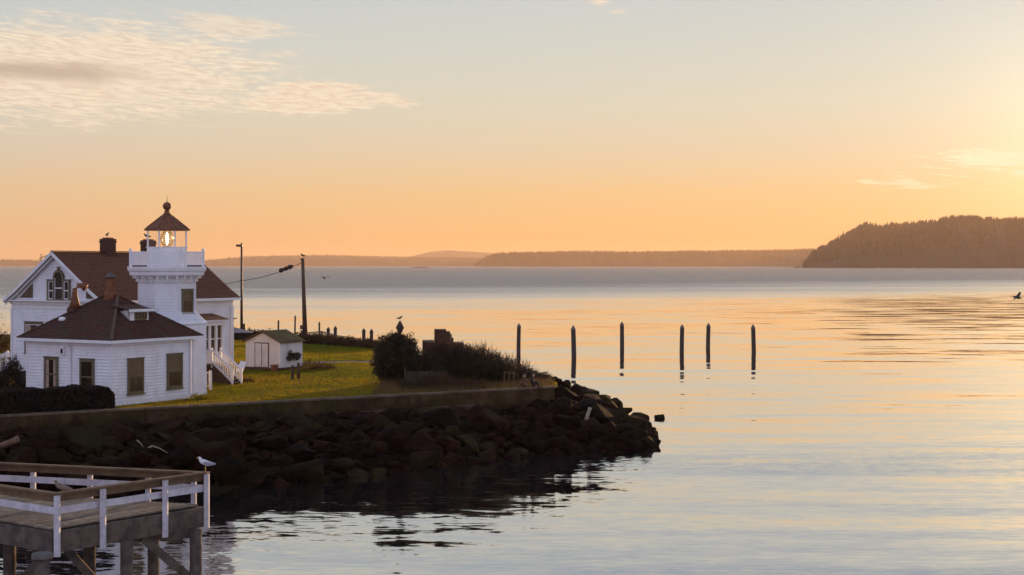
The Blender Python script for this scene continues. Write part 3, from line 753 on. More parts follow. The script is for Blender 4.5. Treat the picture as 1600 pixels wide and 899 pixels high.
for j in range(8):
    for o_ in (-.62, .0, .62):
        th = -math.pi/2+j*math.pi/4; M = Matrix.Rotation(th+math.pi/2, 4, 'Z'); b = MB()
        b.box(o_-.06, o_+.06, -2.16, -ap-.0, zc0-.16, zc0-.003, M); b.box(o_-.055, o_+.055, -ap-.22, -ap, zc0-.36, zc0-.16, M); b.build('bracket', TRIM, tw)
# gallery railing
zr0, zr1 = zc2, zl(393.5); AG = 2.27; side = 2*AG*math.tan(PH)
pk = None
for j in range(8):
    M = Matrix.Rotation(j*math.pi/4, 4, 'Z')
    r1 = MB(); r1.box(-side/2, side/2, -AG-.04, -AG+.04, zr1-.08, zr1, M); r1.build('top_rail', TRIM, tw)
    r1 = MB(); r1.box(-side/2, side/2, -AG-.025, -AG+.025, zr0+.1, zr0+.15, M); r1.build('bottom_rail', TRIM, tw)
    th = PH+j*math.pi/4; Rk = AG/math.cos(PH); x0, y0 = Rk*math.cos(th), Rk*math.sin(th)
    p_ = MB(); p_.box(x0-.07, x0+.07, y0-.07, y0+.07, zr0, zr1+.1); p_.lathe([(.1, zr1+.1), (.1, zr1+.14), (.03, zr1+.2)], 8, (x0, y0)); p_.build('newel_post', TRIM, tw)
    npk = 12
    for i in range(npk):
        xx = -side/2+side*(i+.5)/npk
        if pk is None: pk = MB().box(-.028, .028, -.02, .02, 0, zr1-.08-(zr0+.15)).build('picket', TRIM, tw); pk.matrix_local = M @ Matrix.Translation((xx, -AG, zr0+.15))
        else: share(pk, M @ Matrix.Translation((xx, -AG, zr0+.15)), 'picket', tw)
# lantern
AL = 1.2; z0_, z1_, z2_ = zc2, zl(386), zl(360.5)
l_ = MB(); l_.lathe([(AL+.05, z0_), (AL+.05, z1_-.08), (AL+.11, z1_-.06), (AL+.11, z1_)], 8, ph=PH, apo=True); l_.build('lantern_base', TRIM, tw)
for j in range(8):
    th = PH+j*math.pi/4; Rk = AL/math.cos(PH); x0, y0 = Rk*math.cos(th), Rk*math.sin(th)
    MB().tube([(x0, y0, z1_), (x0, y0, z2_)], .055, 6).build('lantern_post', TRIM, tw)
    M = Matrix.Rotation(j*math.pi/4, 4, 'Z'); s2 = AL*math.tan(PH)
    MB().box(-s2+.05, s2-.05, -AL-.008, -AL+.008, z1_+.01, z2_-.01, M).build('glass_pane', CLEAR, tw)
rf = MB(); AR = 1.42; za = zl(336)
rf.lathe([(AL-.05, z2_), (AR, z2_), (AR+.02, z2_+.09), (AR-.12, z2_+.13), (.32, za-.05), (.24, za)], 8, ph=PH, apo=True); lr = rf.build('lantern_roof', COPPER, tw)
for j in range(8):
    th = PH+j*math.pi/4; c8 = 1/math.cos(PH)
    MB().beam((math.cos(th)*(AR-.1)*c8, math.sin(th)*(AR-.1)*c8, z2_+.14), (math.cos(th)*.3*c8, math.sin(th)*.3*c8, za-.03), .05, .05).build('roof_rib', COPPER, lr)
fn = MB(); zb_ = zl(322.5)
fn.lathe([(.24, za-.02), (.3, za+.03), (.2, za+.1), (.15, za+.2), (.19, za+.25), (.12, za+.3)], 14)
fn.lathe([(.27*math.sin(a)+.001, zb_-.27*math.cos(a)) for a in [math.pi*i/12 for i in range(13)]], 18)
fn.tube([(0, 0, zb_+.2), (0, 0, zl(304))], [.03, .008], 6); fn.build('ball_finial', COPPER, lr, True)
lens = MB(); zc_ = (z1_+z2_)/2
for k in range(9):
    a = -1+2*k/8; rad = .42*math.sqrt(max(.06, 1-(a*.93)**2)); zz0 = zc_+a*.5
    # brass ring
    n_ = 16
    pts = [(rad*math.cos(2*math.pi*i/n_), rad*math.sin(2*math.pi*i/n_), zz0) for i in range(n_+1)]
    lens.tube(pts, .017, 5, False)
for k in range(6):
    th = k*math.pi/3+.3; lens.tube([(.42*math.sqrt(max(.06, 1-(a*.93)**2))*math.cos(th), .42*math.sqrt(max(.06, 1-(a*.93)**2))*math.sin(th), zc_+a*.5) for a in [-1+i/4 for i in range(9)]], .02, 5, False)
lens.tube([(0, 0, z1_-.1), (0, 0, zc_-.5)], .2, 10); lens.build('lens', LENS, tw)
lp = MB(); lp.lathe([(.02, zc_-.40), (.08, zc_-.2), (.085, zc_+.2), (.02, zc_+.42)], 12); lp.build('lamp', LIT, tw, True)
wn = (math.cos(-math.pi/4), math.sin(-math.pi/4)); wd = (-wn[1], wn[0])
window(tw, (wn[0]*(ap+.02), wn[1]*(ap+.02), zl(489)), wd, wn, .98, 1.5, pane=SCREEN, sash=False)

# ------------------------------------------------------------------ main house
HX, HY = -27.11, 101.55
hs = thing('white_house', (HX, HY, G), RZ, 'two-storey white clapboard house with brown shingle gable roof and two chimneys', 'house')
Wd, Ln, Zf, Ez, Rz_ = 8.5, 13.0, 1.1, 5.94, 9.2
w1 = MB(); w1.box(-Wd+.02, -.02, .02, Ln, Zf, Ez); w1.add([(-Wd+.02, .02, Ez), (-.02, .02, Ez), (-Wd/2, .02, Rz_-.35)], [(0, 1, 2)]); w1.add([(-Wd+.02, Ln, Ez), (-.02, Ln, Ez), (-Wd/2, Ln, Rz_-.35)], [(2, 1, 0)])
w1.build('wall', WHITE, hs)
MB().box(-Wd+.1, -.1, .1, Ln-.1, 0, Zf).build('foundation', FOUND, hs)
sd = MB(); siding(sd, (-Wd, 0), (0, 0), Zf+.2, 5.3, (0, -1), .2); siding(sd, (0, 0), (0, Ln), Zf+.2, 5.3, (1, 0), .2); siding(sd, (-Wd, Ln), (-Wd, 0), Zf+.2, 5.3, (-1, 0), .2)
gsl = (Rz_-Ez)/(Wd/2+.4)
siding(sd, (-Wd, 0), (0, 0), Ez+.02, Rz_-.45, (0, -1), .2, xr=lambda z: (lambda c: (min(c, Wd/2), max(Wd-c, Wd/2)))(max(0, (z-Ez)/gsl-.15)))
o = sd.build('siding', WHITE, hs); o['kind'] = 'stuff'
tb = MB(); tb.box(-Wd-.05, .05, -.05, 0, Zf-.06, Zf+.2); tb.box(0, .05, 0, Ln+.05, Zf-.06, Zf+.2); tb.box(-Wd-.05, -Wd, 0, Ln, Zf-.06, Zf+.2); tb.build('water_table', TRIM, hs)
tb = MB(); tb.box(-Wd-.05, .05, -.055, 0, 5.3, 5.42); tb.box(-Wd-.03, .03, -.03, 0, 5.42, 5.62); tb.box(-Wd-.12, .12, -.12, 0, 5.62, Ez); tb.box(0, .055, 0, Ln, 5.3, 5.42); tb.box(0, .03, 0, Ln, 5.42, 5.62); tb.box(0, .12, 0, Ln, 5.62, Ez)
tb.build('frieze', TRIM, hs)
for cx, cy in ((-Wd, 0), (0, 0), (0, Ln)):
    MB().box(cx-.08, cx+.08, cy-.08, cy+.08, Zf+.201, 5.299).build('corner_board', TRIM, hs)
# roof
ov = .42; rf = MB(); th = .16
xl, xr_ = -Wd-ov, ov; y0_, y1_ = -ov, Ln+ov; ez_ = Ez+.0; xm = -Wd/2
flare = .5     # the slopes sweep out a little at the eaves
def rp(x, y, dz=0): return (x, y, dz)
zk = Ez+.62; xk = .9
rfv = []
for y in (y0_, y1_):
    rfv += [(xl, y, ez_), (xl+xk+.1, y, zk), (xm, y, Rz_), (xr_-xk-.1, y, zk), (xr_, y, ez_), (xr_, y, ez_-th), (xr_-xk-.1, y, zk-th), (xm, y, Rz_-th), (xl+xk+.1, y, zk-th), (xl, y, ez_-th)]
fcs = [(i, (i+1) % 10, 10+(i+1) % 10, 10+i) for i in range(10)]
fcs += [(0, 9, 8, 1), (1, 8, 7, 2), (2, 7, 6, 3), (3, 6, 5, 4), (10, 11, 18, 19), (11, 12, 17, 18), (12, 13, 16, 17), (13, 14, 15, 16)]
rf.add(rfv, fcs); roof = rf.build('roof', BROWNROOF, hs)
sh = MB(); Lr = y1_-y0_
for (xa, za, xb, zb2, sdn) in ((xr_, ez_, xr_-xk-.1, zk, 3), (xr_-xk-.1, zk, xm, Rz_, 4), (xl, ez_, xl+xk+.1, zk, 5), (xl+xk+.1, zk, xm, Rz_, 6)):
    vd = Vector((xb-xa, 0, zb2-za)); shingle_plane(sh, (xa, y0_, za), (0, 1, 0), vd, lambda v: (0, Lr), vd.length, pitch=.19, tab=.32, seed=sdn)
o = sh.build('shingles', BROWNROOF, roof); o['kind'] = 'stuff'
MB().beam((xm, y0_, Rz_+.05), (xm, y1_, Rz_+.05), .26, .06).build('ridge_cap', BROWNROOF, roof)
# rake boards (bargeboards), white, double moulding
rk = MB()
for sgn in (-1, 1):
    xe = xl if sgn < 0 else xr_; xk_ = xe-sgn*(xk+.1)
    for yy, dz_, hh in ((y0_-.03, -.1, .2), (y0_+.17, -.28, .2)):
        rk.beam((xe, yy, ez_+dz_), (xk_, yy, zk+dz_), .05, hh); rk.beam((xk_, yy, zk+dz_), (xm, yy, Rz_+dz_), .05, hh)
rk.build('rake_board', TRIM, roof)
MB().box(xr_-.02, xr_+.05, y0_, y1_, ez_-.2, ez_-.02).build('gutter', TRIM, roof)
MB().box(xl-.05, xl+.02, y0_, y1_, ez_-.2, ez_-.02).build('gutter', TRIM, roof)
so = MB(); so.box(.01, xr_-.03, 0, Ln, Ez-.09, Ez-.04); so.box(-Wd-.1, .1, y0_+.03, -.0, Ez-.1, Ez-.03); so.build('soffit', TRIM, roof)
def hx_(u):
    k = (u-800)/F; return (k*HY-HX)/(.863+k*.506)
def hy_(u, x=0.0):
    k = (u-800)/F; ox = HX+.863*x; oy = HY-.506*x; return (k*oy-ox)/(.506-k*.863)
def hz(v, x, y): return ZV(v, HY-.506*x+.863*y)-G
# chimneys on the ridge
for uc, vt, wx in ((167, 373.5, .36), (230, 376, .36)):
    k = (uc-800)/F; ox = HX+.863*xm; oy = HY-.506*xm; yy = (k*oy-ox)/(.506-k*.863)
    ch = chimney(hs, xm+.1, yy, Rz_-.8, hz(vt, xm, yy), wx, .4)
# palladian window in the gable
cxp = hx_(93.5); zb0 = hz(468, cxp, 0)
M = wframe((cxp, -.075, zb0), (1, 0), (0, -1)); a = MB()
hw = 1.08
a.box(-hw, -hw+.13, 0, .09, 0, 1.22, M); a.box(hw-.13, hw, 0, .09, 0, 1.22, M); a.box(-.5, -.37, 0, .092, 0, 1.45, M); a.box(.37, .5, 0, .092, 0, 1.45, M)
a.box(-hw-.03, hw+.03, 0, .12, -.12, 0, M); a.box(-hw-.03, -.5, 0, .1, 1.22, 1.34, M); a.box(.5, hw+.03, 0, .1, 1.22, 1.34, M)
n_ = 12
for i in range(n_):
    t0_, t1_ = math.pi*i/n_, math.pi*(i+1)/n_; vs_ = []
    for y_d in (0, .095):
        for rr_ in (.36, .52):
            for tt in (t0_, t1_): vs_.append(M @ Vector((rr_*math.cos(tt), y_d, 1.45+rr_*1.05*math.sin(tt))))
    a.add(vs_, [(4, 5, 7, 6), (0, 2, 3, 1), (2, 6, 7, 3), (0, 1, 5, 4)])
a.box(-.07, .07, 0, .13, 1.95, 2.2, M)
pw = a.build('window', OLIVE, hs); pw['label'] = 'arched three-part window in the gable'
a = MB()
for xa, xb, zt in ((-hw+.13, -.5, 1.22), (.5, hw-.13, 1.22)):
    a.box(xa, xa+.05, .01, .06, 0, zt, M); a.box(xb-.05, xb, .01, .06, 0, zt, M); a.box(xa+.05, xb-.05, .01, .058, .55, .62, M); a.box(xa+.05, xb-.05, .01, .058, 0, .06, M); a.box(xa+.05, xb-.05, .01, .058, zt-.05, zt, M)
a.box(-.37, .37, .01, .06, .72, .8, M); a.box(-.37, -.33, .01, .058, 0, 1.45, M); a.box(.33, .37, .01, .058, 0, 1.45, M); a.build('sash', TRIM, pw)
a = MB(); a.box(-hw+.1, -.45, .0, .02, .01, 1.2, M); a.box(.45, hw-.1, .0, .02, .01, 1.2, M); a.box(-.38, .38, 0, .02, .01, 1.45, M)
vs_ = [M @ Vector((0, .02, 1.45))]+[M @ Vector((.38*math.cos(math.pi*i/12), .02, 1.45+.4*math.sin(math.pi*i/12))) for i in range(13)]
a.add(vs_, [(0, i, i+1) for i in range(1, 13)]); a.build('pane', GLASS, pw)
# triangular louvres in the gable corners
for sgn in (-1, 1):
    xo = hx_(52) if sgn < 0 else hx_(136); zb1 = Ez+.14; xt = xo+sgn*1.25*(1 if sgn > 0 else .98)
    a = MB(); y_ = -.10
    a.add([(xo, y_, zb1), (xt, y_, zb1), (xo, y_, zb1+.95), (xo, 0, zb1), (xt, 0, zb1), (xo, 0, zb1+.95)], [(0, 1, 2), (0, 3, 4, 1), (1, 4, 5, 2), (2, 5, 3, 0)]); lv = a.build('louvre', OLIVE, hs)
    s = MB()
    for i in range(6):
        zz0 = zb1+.06+i*.14; f_ = 1-(zz0-zb1)/.95-.06
        if f_ > .05: s.beam((xo+sgn*.04, y_-.015, zz0), (xo+(xt-xo)*f_, y_-.015, zz0), .04, .05)
    s.build('louvre_slat', FOUND, lv)
# lower gable window
window(hs, (hx_(54), -.03, hz(552, hx_(54), 0)), (1, 0), (0, -1), 1.7, hz(504, hx_(54), 0)-hz(552, hx_(54), 0), fw=.13, curtain=True, sashm=TRIM)
# aerial at the left end of the ridge roof
q = MB(); ax0 = Vector((hx_(66)-0, -.1, hz(407, hx_(66), 0)))
q.tube([ax0+Vector((0, 0, -.3)), ax0+Vector((0, 0, .45))], .025, 5); q.tube([ax0+Vector((-.2, 0, .1)), ax0+Vector((.75, .3, .5))], .025, 5); q.tube([ax0+Vector((.75, .3, .1)), ax0+Vector((.75, .3, .62))], .04, 5); q.build('aerial', METAL, hs)
# bay porch on the right-hand side
by0, by1, bx = hy_(322, 1.0)-.3, hy_(352, 1.0)-.1, 1.0
bz0 = Zf+.9; bz1 = hz(509, 1, (by0+by1)/2)
bp = MB(); bp.box(0, bx-.2, by0, by1, Zf-.0, bz0); bp.box(0, bx, by0-.05, by1+.05, bz0, bz0+.1); bay = bp.build('bay_window', TRIM, hs)
pn = by1-by0
for i in range(4):
    yy = by0+.1+(pn-.2)*i/3; MB().box(bx-.24, bx-.04, yy-.1, yy+.1, bz0+.1, bz1).build('bay_post', TRIM, bay)
for i in range(3):
    ya = by0+.2+(pn-.2)*i/3; MB().box(bx-.2, bx-.17, ya, ya+(pn-.2)/3-.2, bz0+.1, bz1).build('bay_pane', SCREEN, bay)
    MB().box(bx-.168, bx-.14, ya, ya+(pn-.2)/3-.2, (bz0+bz1)/2, (bz0+bz1)/2+.07).build('bay_sash', TRIM, bay)
MB().box(.02, bx-.22, by0+.02, by0+.06, bz0+.1, bz1).build('bay_side', TRIM, bay)
c = MB(); c.box(0, bx+.05, by0-.1, by1+.1, bz1, bz1+.28); c.box(0, bx+.22, by0-.25, by1+.25, bz1+.28, bz1+.42); c.build('bay_cornice', TRIM, bay)
c = MB(); zq = bz1+.423; y_a, y_b = by0-.3, by1+.3
c.add([(bx+.28, y_a, zq), (bx+.28, y_b, zq), (.0, y_b-.5, zq+.42), (.0, y_a+.0, zq+.42), (0, y_a, zq), (0, y_b, zq)], [(0, 1, 2, 3), (0, 3, 4), (1, 5, 2), (0, 4, 5, 1)]); c.build('bay_roof', BROWNROOF, bay)
MB().tube([(.14, Ln-.25, 5.3), (.1, Ln-.3, 1.2)], .05, 7).build('downpipe', TRIM, hs)

# stairs on the right, dropping towards the lawn: white railings, brown lattice skirt
def stairs(name, a, b, width, label, parent_rz, n=8, flip=1):
    a = Vector(a); b = Vector(b); t = thing(name, (b.x, b.y, G), 0, label, 'stairs')
    la = a-Vector((b.x, b.y, G)); lb = b-Vector((b.x, b.y, G)); d = (lb-la); hd = Vector((d.x, d.y, 0)); Lh = hd.length; hd.normalize(); sdv = Vector((-hd.y, hd.x, 0))*flip
    for i in range(n):
        p = la+hd*Lh*(i+.5)/n; z = la.z+(lb.z-la.z)*(i+.5)/n
        MB().beam((p.x, p.y, z), (p.x+sdv.x*width, p.y+sdv.y*width, z), Lh/n+.04, .05).build('step', DECK, t)
    for k in (0, 1):
        o_ = sdv*width*k; p0 = la+o_; p1 = lb+o_; up = Vector((0, 0, .95))
        MB().beam(p0+up, p1+up, .09, .1).build('handrail', TRIM, t)
        MB().beam(p0+Vector((0, 0, .1)), p1+Vector((0, 0, .1)), .06, .14).build('stringer', TRIM, t)
        for q_ in (p0, p1): MB().box(q_.x-.07, q_.x+.07, q_.y-.07, q_.y+.07, max(q_.z-.3, 0), q_.z+1.08).build('newel_post', TRIM, t)
        for i in range(1, 12):
            q_ = p0+(p1-p0)*i/12; MB().box(q_.x-.025, q_.x+.025, q_.y-.025, q_.y+.025, q_.z+.15, q_.z+.93).build('baluster', TRIM, t)
    # skirt
    sk = MB(); sk.add([(la.x, la.y, 0), (lb.x, lb.y, 0), (la.x, la.y, la.z+.03)], [(0, 1, 2)]); sk.add([(la.x+sdv.x*width, la.y+sdv.y*width, 0), (lb.x+sdv.x*width, lb.y+sdv.y*width, 0), (la.x+sdv.x*width, la.y+sdv.y*width, la.z+.03)], [(0, 2, 1)])
    sk.build('skirt', FOUND, t)
    return t
sa = P(331, 576, 108.8); sa.z = G+1.35; sb_ = P(363, 600, 107.0); sb_.z = G+.05
stairs('stairs', sa, sb_, .75, 'wooden steps with white balustrade coming down from the house to the lawn', 0)
# landing the steps start from
ld = thing('landing', (sa.x, sa.y, G), RZ, 'small wooden landing with white railing beside the tower', 'landing')
MB().box(-2.2, .1, -.2, 1.5, 1.22, 1.32).build('floor', DECK, ld)
MB().box(-2.1, .0, -.15, -.1, 0, 1.22).build('skirt', FOUND, ld)
MB().box(-2.2, .05, -.19, -.11, 2.2, 2.3).build('top_rail', TRIM, ld)
for i in range(12): MB().box(-2.1+i*.18, -2.05+i*.18, -.17, -.12, 1.32, 2.2).build('baluster', TRIM, ld)
# low rail to the right of the tower foot
lr_ = thing('low_railing', P(329, 606, 102).xy.to_3d()+Vector((0, 0, G)), RZ, 'short white picket railing between the tower foot and the steps', 'railing')
lr_.location.z = G
for i in range(6): MB().box(-1.35+i*.24, -1.29+i*.24, -.03, .03, .25, 1.12-.0*i).build('baluster', TRIM, lr_)
MB().box(-1.5, .06, -.04, .04, 1.12, 1.2).build('top_rail', TRIM, lr_); MB().box(-1.5, .0, -.03, .03, .2, .26).build('bottom_rail', TRIM, lr_); MB().box(-.07, .07, -.07, .07, 0, 1.3).build('newel_post', TRIM, lr_)

# stairs at the house's left edge
sl0 = Vector((-34.3, 104.9, G+1.3)); sl1 = Vector((-37.5, 103.4, G+.05))
stairs('stairs', sl0, sl1, 1.3, 'white-railed steps at the far left side of the house', 0, flip=-1)

# ------------------------------------------------------------------ shed
SX, SY = XU(437, 120.7), 120.7
sh_t = thing('garden_shed', (SX, SY, G), RZ, 'small cream clapboard shed with double doors and mossy roof on the lawn', 'shed')
sw_, sl__, se, sr = 3.35, 2.75, 2.28, 3.02
b = MB(); b.box(-sw_+.02, -.02, .02, sl__-.02, .22, se); b.add([(-sw_+.02, .02, se), (-.02, .02, se), (-sw_/2, .02, sr-.08)], [(0, 1, 2)]); b.add([(-sw_+.02, sl__-.02, se), (-.02, sl__-.02, se), (-sw_/2, sl__-.02, sr-.08)], [(0, 2, 1)]); b.build('wall', SHEDW, sh_t)
MB().box(-sw_-.1, .05, -.35, sl__+.03, .06, .22).build('floor_frame', FOUND, sh_t)
for xx in (-sw_+.2, -sw_/2, -.2):
    MB().box(xx-.15, xx+.15, -.1, .3, 0, .06).build('foundation_block', CONCT, sh_t)
s = MB(); gs = (sr-se)/(sw_/2+.15)
siding(s, (-sw_, 0), (0, 0), .24, se, (0, -1), .17); siding(s, (0, 0), (0, sl__), .24, se, (1, 0), .17); siding(s, (-sw_, sl__), (-sw_, 0), .24, se, (-1, 0), .17)
siding(s, (-sw_, 0), (0, 0), se, sr-.1, (0, -1), .17, xr=lambda z: (lambda c: (min(c, sw_/2), max(sw_-c, sw_/2)))((z-se)/gs))
o = s.build('siding', SHEDW, sh_t); o['kind'] = 'stuff'
for cx, cy in ((-sw_, 0), (0, 0), (0, sl__)): MB().box(cx-.05, cx+.05, cy-.05, cy+.05, .23, se).build('corner_board', TRIM, sh_t)
b = MB(); zz_ = .08
for i, y in enumerate((-.25, sl__+.2)):
    b.add([(-sw_-.25, y, se-.1), (-sw_/2, y, sr), (.25, y, se-.1), (.25, y, se-.02), (-sw_/2, y, sr+zz_), (-sw_-.25, y, se-.02)], [(0, 1, 4, 5), (1, 2, 3, 4)] if i == 0 else [(5, 4, 1, 0), (4, 3, 2, 1)])
b.f += [(0, 6, 7, 1), (1, 7, 8, 2), (3, 9, 10, 4), (4, 10, 11, 5), (2, 8, 9, 3), (5, 11, 6, 0)]
rs = b.build('roof', MOSSROOF, sh_t)
s = MB(); 
for x0, xs_ in ((.25, -1), (-sw_-.25, 1)):
    vd = Vector((xs_*(sw_/2+.25), 0, sr+zz_-(se-.02))); shingle_plane(s, (x0, -.25, se-.02), (0, 1, 0), vd, lambda v: (0, sl__+.45), vd.length, pitch=.16, tab=.28, seed=9)
o = s.build('shingles', MOSSROOF, rs); o['kind'] = 'stuff'
def sxx(u): k = (u-800)/F; return (k*SY-SX)/(.863+k*.506)
d0, d1 = sxx(399.5), sxx(420); dm_ = (d0+d1)/2
for xa, xb in ((d0+.03, dm_-.015), (dm_+.015, d1-.03)):
    d_ = MB().box(xa, xb, -.06, -.035, .3, 2.1); dd = d_.build('door', SHEDW, sh_t)
    sdd = MB(); siding(sdd, (xa, 0), (xb, 0), .3, 2.1, (0, -1), .17, out=.06); o = sdd.build('door_siding', SHEDW, dd); o['kind'] = 'stuff'
fr = MB(); fr.box(d0-.04, d0+.03, -.085, -.03, .26, 2.15); fr.box(d1-.03, d1+.04, -.085, -.03, .26, 2.15); fr.box(d0-.04, d1+.04, -.087, -.03, 2.1, 2.18); fr.box(dm_-.025, dm_+.025, -.11, -.03, .3, 2.1); fr.build('door_frame', FOUND, sh_t)
# flower box hung on the shed wall
def syy(u): k = (u-800)/F; return (k*SY-SX)/(.506-k*.863)
q = Matrix.Translation((SX, SY, G)) @ Matrix.Rotation(RZ, 4, 'Z') @ Vector((.08, syy(456), 0))
fb = thing('window_box', (q.x, q.y, G+.85), RZ, 'window box of dried brown plants fixed to the shed wall', 'window box')
MB().box(-.02, .26, -.75, .7, 0, .25).build('box', FENCEB, fb)
for yy in (-.5, .5): MB().box(0, .2, yy-.04, yy+.04, -.12, 0).build('bracket', FENCEB, fb)
r = np.random.default_rng(8); v, f = leaf_arrays(900, [(.12, -.45, .45, .15, .25, .35), (.12, -.2, .35, .15, .3, .15), (.15, .35, .35, .2, .45, .2), (.12, .75, .3, .15, .2, .12)], .045, r, .2); np_mesh('plants', v, f, LEAFR, fb)
pt = thing('flower_pot', (P(429, 578, 120).x, 120.0, G), 0, 'terracotta pot standing at the shed doors', 'pot')
MB().lathe([(.22, 0), (.3, .42), (.35, .42), (.35, .52), (.3, .52), (.28, .44)], 16).build('pot', TERRA, pt); MB().lathe([(.28, .42), (.05, .46)], 12).build('soil', ROCKD, pt)

# information panel
ip = thing('information_panel', (XU(377.5, 110.5), 110.5, G), R(-10), 'tilted white information panel on a post by the shed', 'sign')
MB().box(-.05, .05, -.04, .04, 0, .85).build('post', POLEW, ip)
M = Matrix.Translation((0, 0, .98)) @ Matrix.Rotation(R(12), 4, 'Y') @ Matrix.Rotation(R(-35), 4, 'X')
MB().box(-.24, .24, -.03, .02, -.46, .46, M).build('panel', TRIM, ip)
MB().box(-.27, .27, .02, .045, -.49, .49, M).build('panel_frame', POLEW, ip)
for i, (u, v, hh) in enumerate(((457, 594, .95), (466.5, 593, 1.1))):
    Y = F*8.3/(v-V0); p = thing('wooden_post', (XU(u, Y), Y, G), R(20), ('shorter left' if i == 0 else 'taller right')+' of two short brown posts in front of the shed', 'post', 'posts in front of the shed')
    MB().box(-.1, .1, -.08, .08, 0, hh).build('shaft', POLEW, p); MB().lathe([(.13, hh), (.13, hh+.06), (.03, hh+.12)], 8).build('cap', POLEW, p)

# ------------------------------------------------------------------ poles and wire
def gp(u, v): Y = F*8.3/(v-V0); return Vector((XU(u, Y), Y, G))
lb_ = gp(377.5, 527.5); Yl = lb_.y
lp_t = thing('light_pole', lb_, 0, 'tall slim brown lamp pole behind the house', 'lamp pole')
hl = ZV(382, Yl)-G
MB().tube([(0, 0, 0), (0, 0, hl)], [.17, .11], 10).build('pole', METAL, lp_t, True)
MB().box(-.62, .1, -.14, .14, hl-.28, hl-.02).build('lamp_head', METAL, lp_t); MB().tube([(0, 0, hl), (0, 0, hl+.18)], .08, 8).build('cap', METAL, lp_t)
MB().box(.15, .45, -.1, .1, 0, ZV(506, Yl)-G).build('control_post', METAL, lp_t)
MB().beam((-.2, 0, ZV(438, Yl)-G), (0, 0, ZV(439, Yl)-G), .08, .08).build('wire_clamp', METAL, lp_t)
ub = gp(477, 533.5); Yu = ub.y
up_ = thing('utility_pole', ub, 0, 'leaning brown utility pole with a gull on top and a meter box', 'utility pole')
utop = P(473, 404, Yu)-ub
MB().tube([(0, 0, 0), utop*.5, utop], [.29, .22, .17], 10).build('pole', POLEW, up_, True)
MB().box(-.55, -.2, -.2, .2, 1.3, 1.75).build('meter_box', METAL, up_); MB().box(-.5, -.22, -.15, .15, .2, 1.2).build('conduit_box', METAL, up_)
MB().tube([utop+Vector((-.2, 0, -.2)), utop+Vector((-.25, 0, .1))], .05, 6).build('insulator', METAL, up_)
wp = []
a = P(471, 411, Yu); b = P(377, 439, Yl); c = P(352, 444, 178)
for i in range(13):
    t = i/12; p = a.lerp(b, t); p.z -= .6*4*t*(1-t)*.5; wp.append(p)
wp.append(c)
wr = MB(); wr.tube(wp, .035, 5); wr = wr.build('wire', BARK); tag(wr, 'overhead wire running from the utility pole past the lamp pole', 'wire')
k = MB(); a1 = wp[2].copy(); a2 = wp[4].copy()
for i in range(7): q = wp[2].lerp(wp[4], i/6-.05); rr_ = .2+.08*math.sin(i*2.3); k.lathe([(rr_*math.sin(x_)+.001, q.z+.1+rr_*math.cos(x_)*-1) for x_ in [math.pi*j/6 for j in range(7)]], 8, (q.x, q.y))
k.tube([wp[1].lerp(wp[2], .5)+Vector((0, 0, .02)), wp[2]], .05, 5)
tag(k.build('cable_bundle', BARK), 'dark lumpy bundle hanging on the overhead wire', 'cable bundle')

# ------------------------------------------------------------------ shore posts and fence
def pile(name, base, height, rad, label, cat, group, slant=0):
    t = thing(name, base, 0, label, cat, group)
    MB().tube([(0, 0, -1.0), (slant*.5, 0, height*.5), (slant, 0, height)], [rad, rad*.98, rad*.94], 12).build('shaft', PILE, t, False)
    MB().lathe([(rad*1.06, height), (rad*1.06, height+.12), (rad*.12, height+.12+rad*1.5)], 12, (slant, 0)).build('cap', PILECAP if rad > .25 else PILE, t)
    return t
wpiles = [(810, 505, 556, 'leftmost of the six, behind the shrubs on the point'), (897, 509, 565, 'second from the left, lower than its neighbours'), (972, 503, 549, 'third from the left, tallest looking'),
          (1065, 507, 558, 'fourth from the left, nearer one of the close pair'), (1106, 505, 549, 'fifth from the left, further one of the close pair'), (1178, 507, 557, 'rightmost of the six, furthest from the rocks')]
for u, vt, vb, lab in wpiles:
    Y = H*F/(vb-6-V0); pile('piling', (XU(u, Y), Y, 0), ZV(vt, Y)-.12-.45, .30+.02*math.sin(u*3), 'dark pointed piling in open water, '+lab, 'piling', 'six pilings standing in the water', slant=.1*math.sin(u*1.7))
sp = [(435, 500, 520, 185, 'post rising behind the left of the shed roof'), (460, 493, 520, 190, 'tallest thin post behind the right of the shed roof'), (499, 503, 530, 175, 'thin tall post at the end of the wire fence'),
      (513, 511, 535, 178, 'left one of the close pair of pointed posts behind the fence'), (524, 509.5, 536, 174, 'right one of the close pair of pointed posts behind the fence'), (568.5, 513, 540, 165, 'pointed post left of the large round bush'), (580.5, 514, 545, 165, 'pointed post touching the large round bush')]
for i, (u, vt, vb, Y, lab) in enumerate(sp):
    rad = .11 if i < 3 else .2; z0 = max(0, bz(XU(u, Y), Y)); pile('shore_post', (XU(u, Y), Y, z0), ZV(vt, Y)-z0-.12-rad*1.5, rad, 'weathered '+lab, 'post', 'posts along the far shore', slant=(.1 if i == 1 else 0))
fc = thing('wire_fence', (XU(503, 167), 167, G), 0, 'low wire fence with thin posts and top rail along the far shore', 'fence')
fpts = [(470, 521, 172), (503, 518, 167), (530, 525, 163), (545, 527, 160), (562, 529.5, 157), (583, 531, 154)]
O = Vector(fc.location); loc = []
for u, v, Y in fpts: p = P(u, v, Y)-O; loc.append(p); MB().tube([(p.x, p.y, 0), (p.x, p.y, p.z+.03)], .07 if u != 503 else .12, 6).build('fence_post', METAL, fc)
for a, b in zip(loc, loc[1:]): MB().tube([a, b], .045, 5).build('top_rail', METAL, fc)
wm = MB()
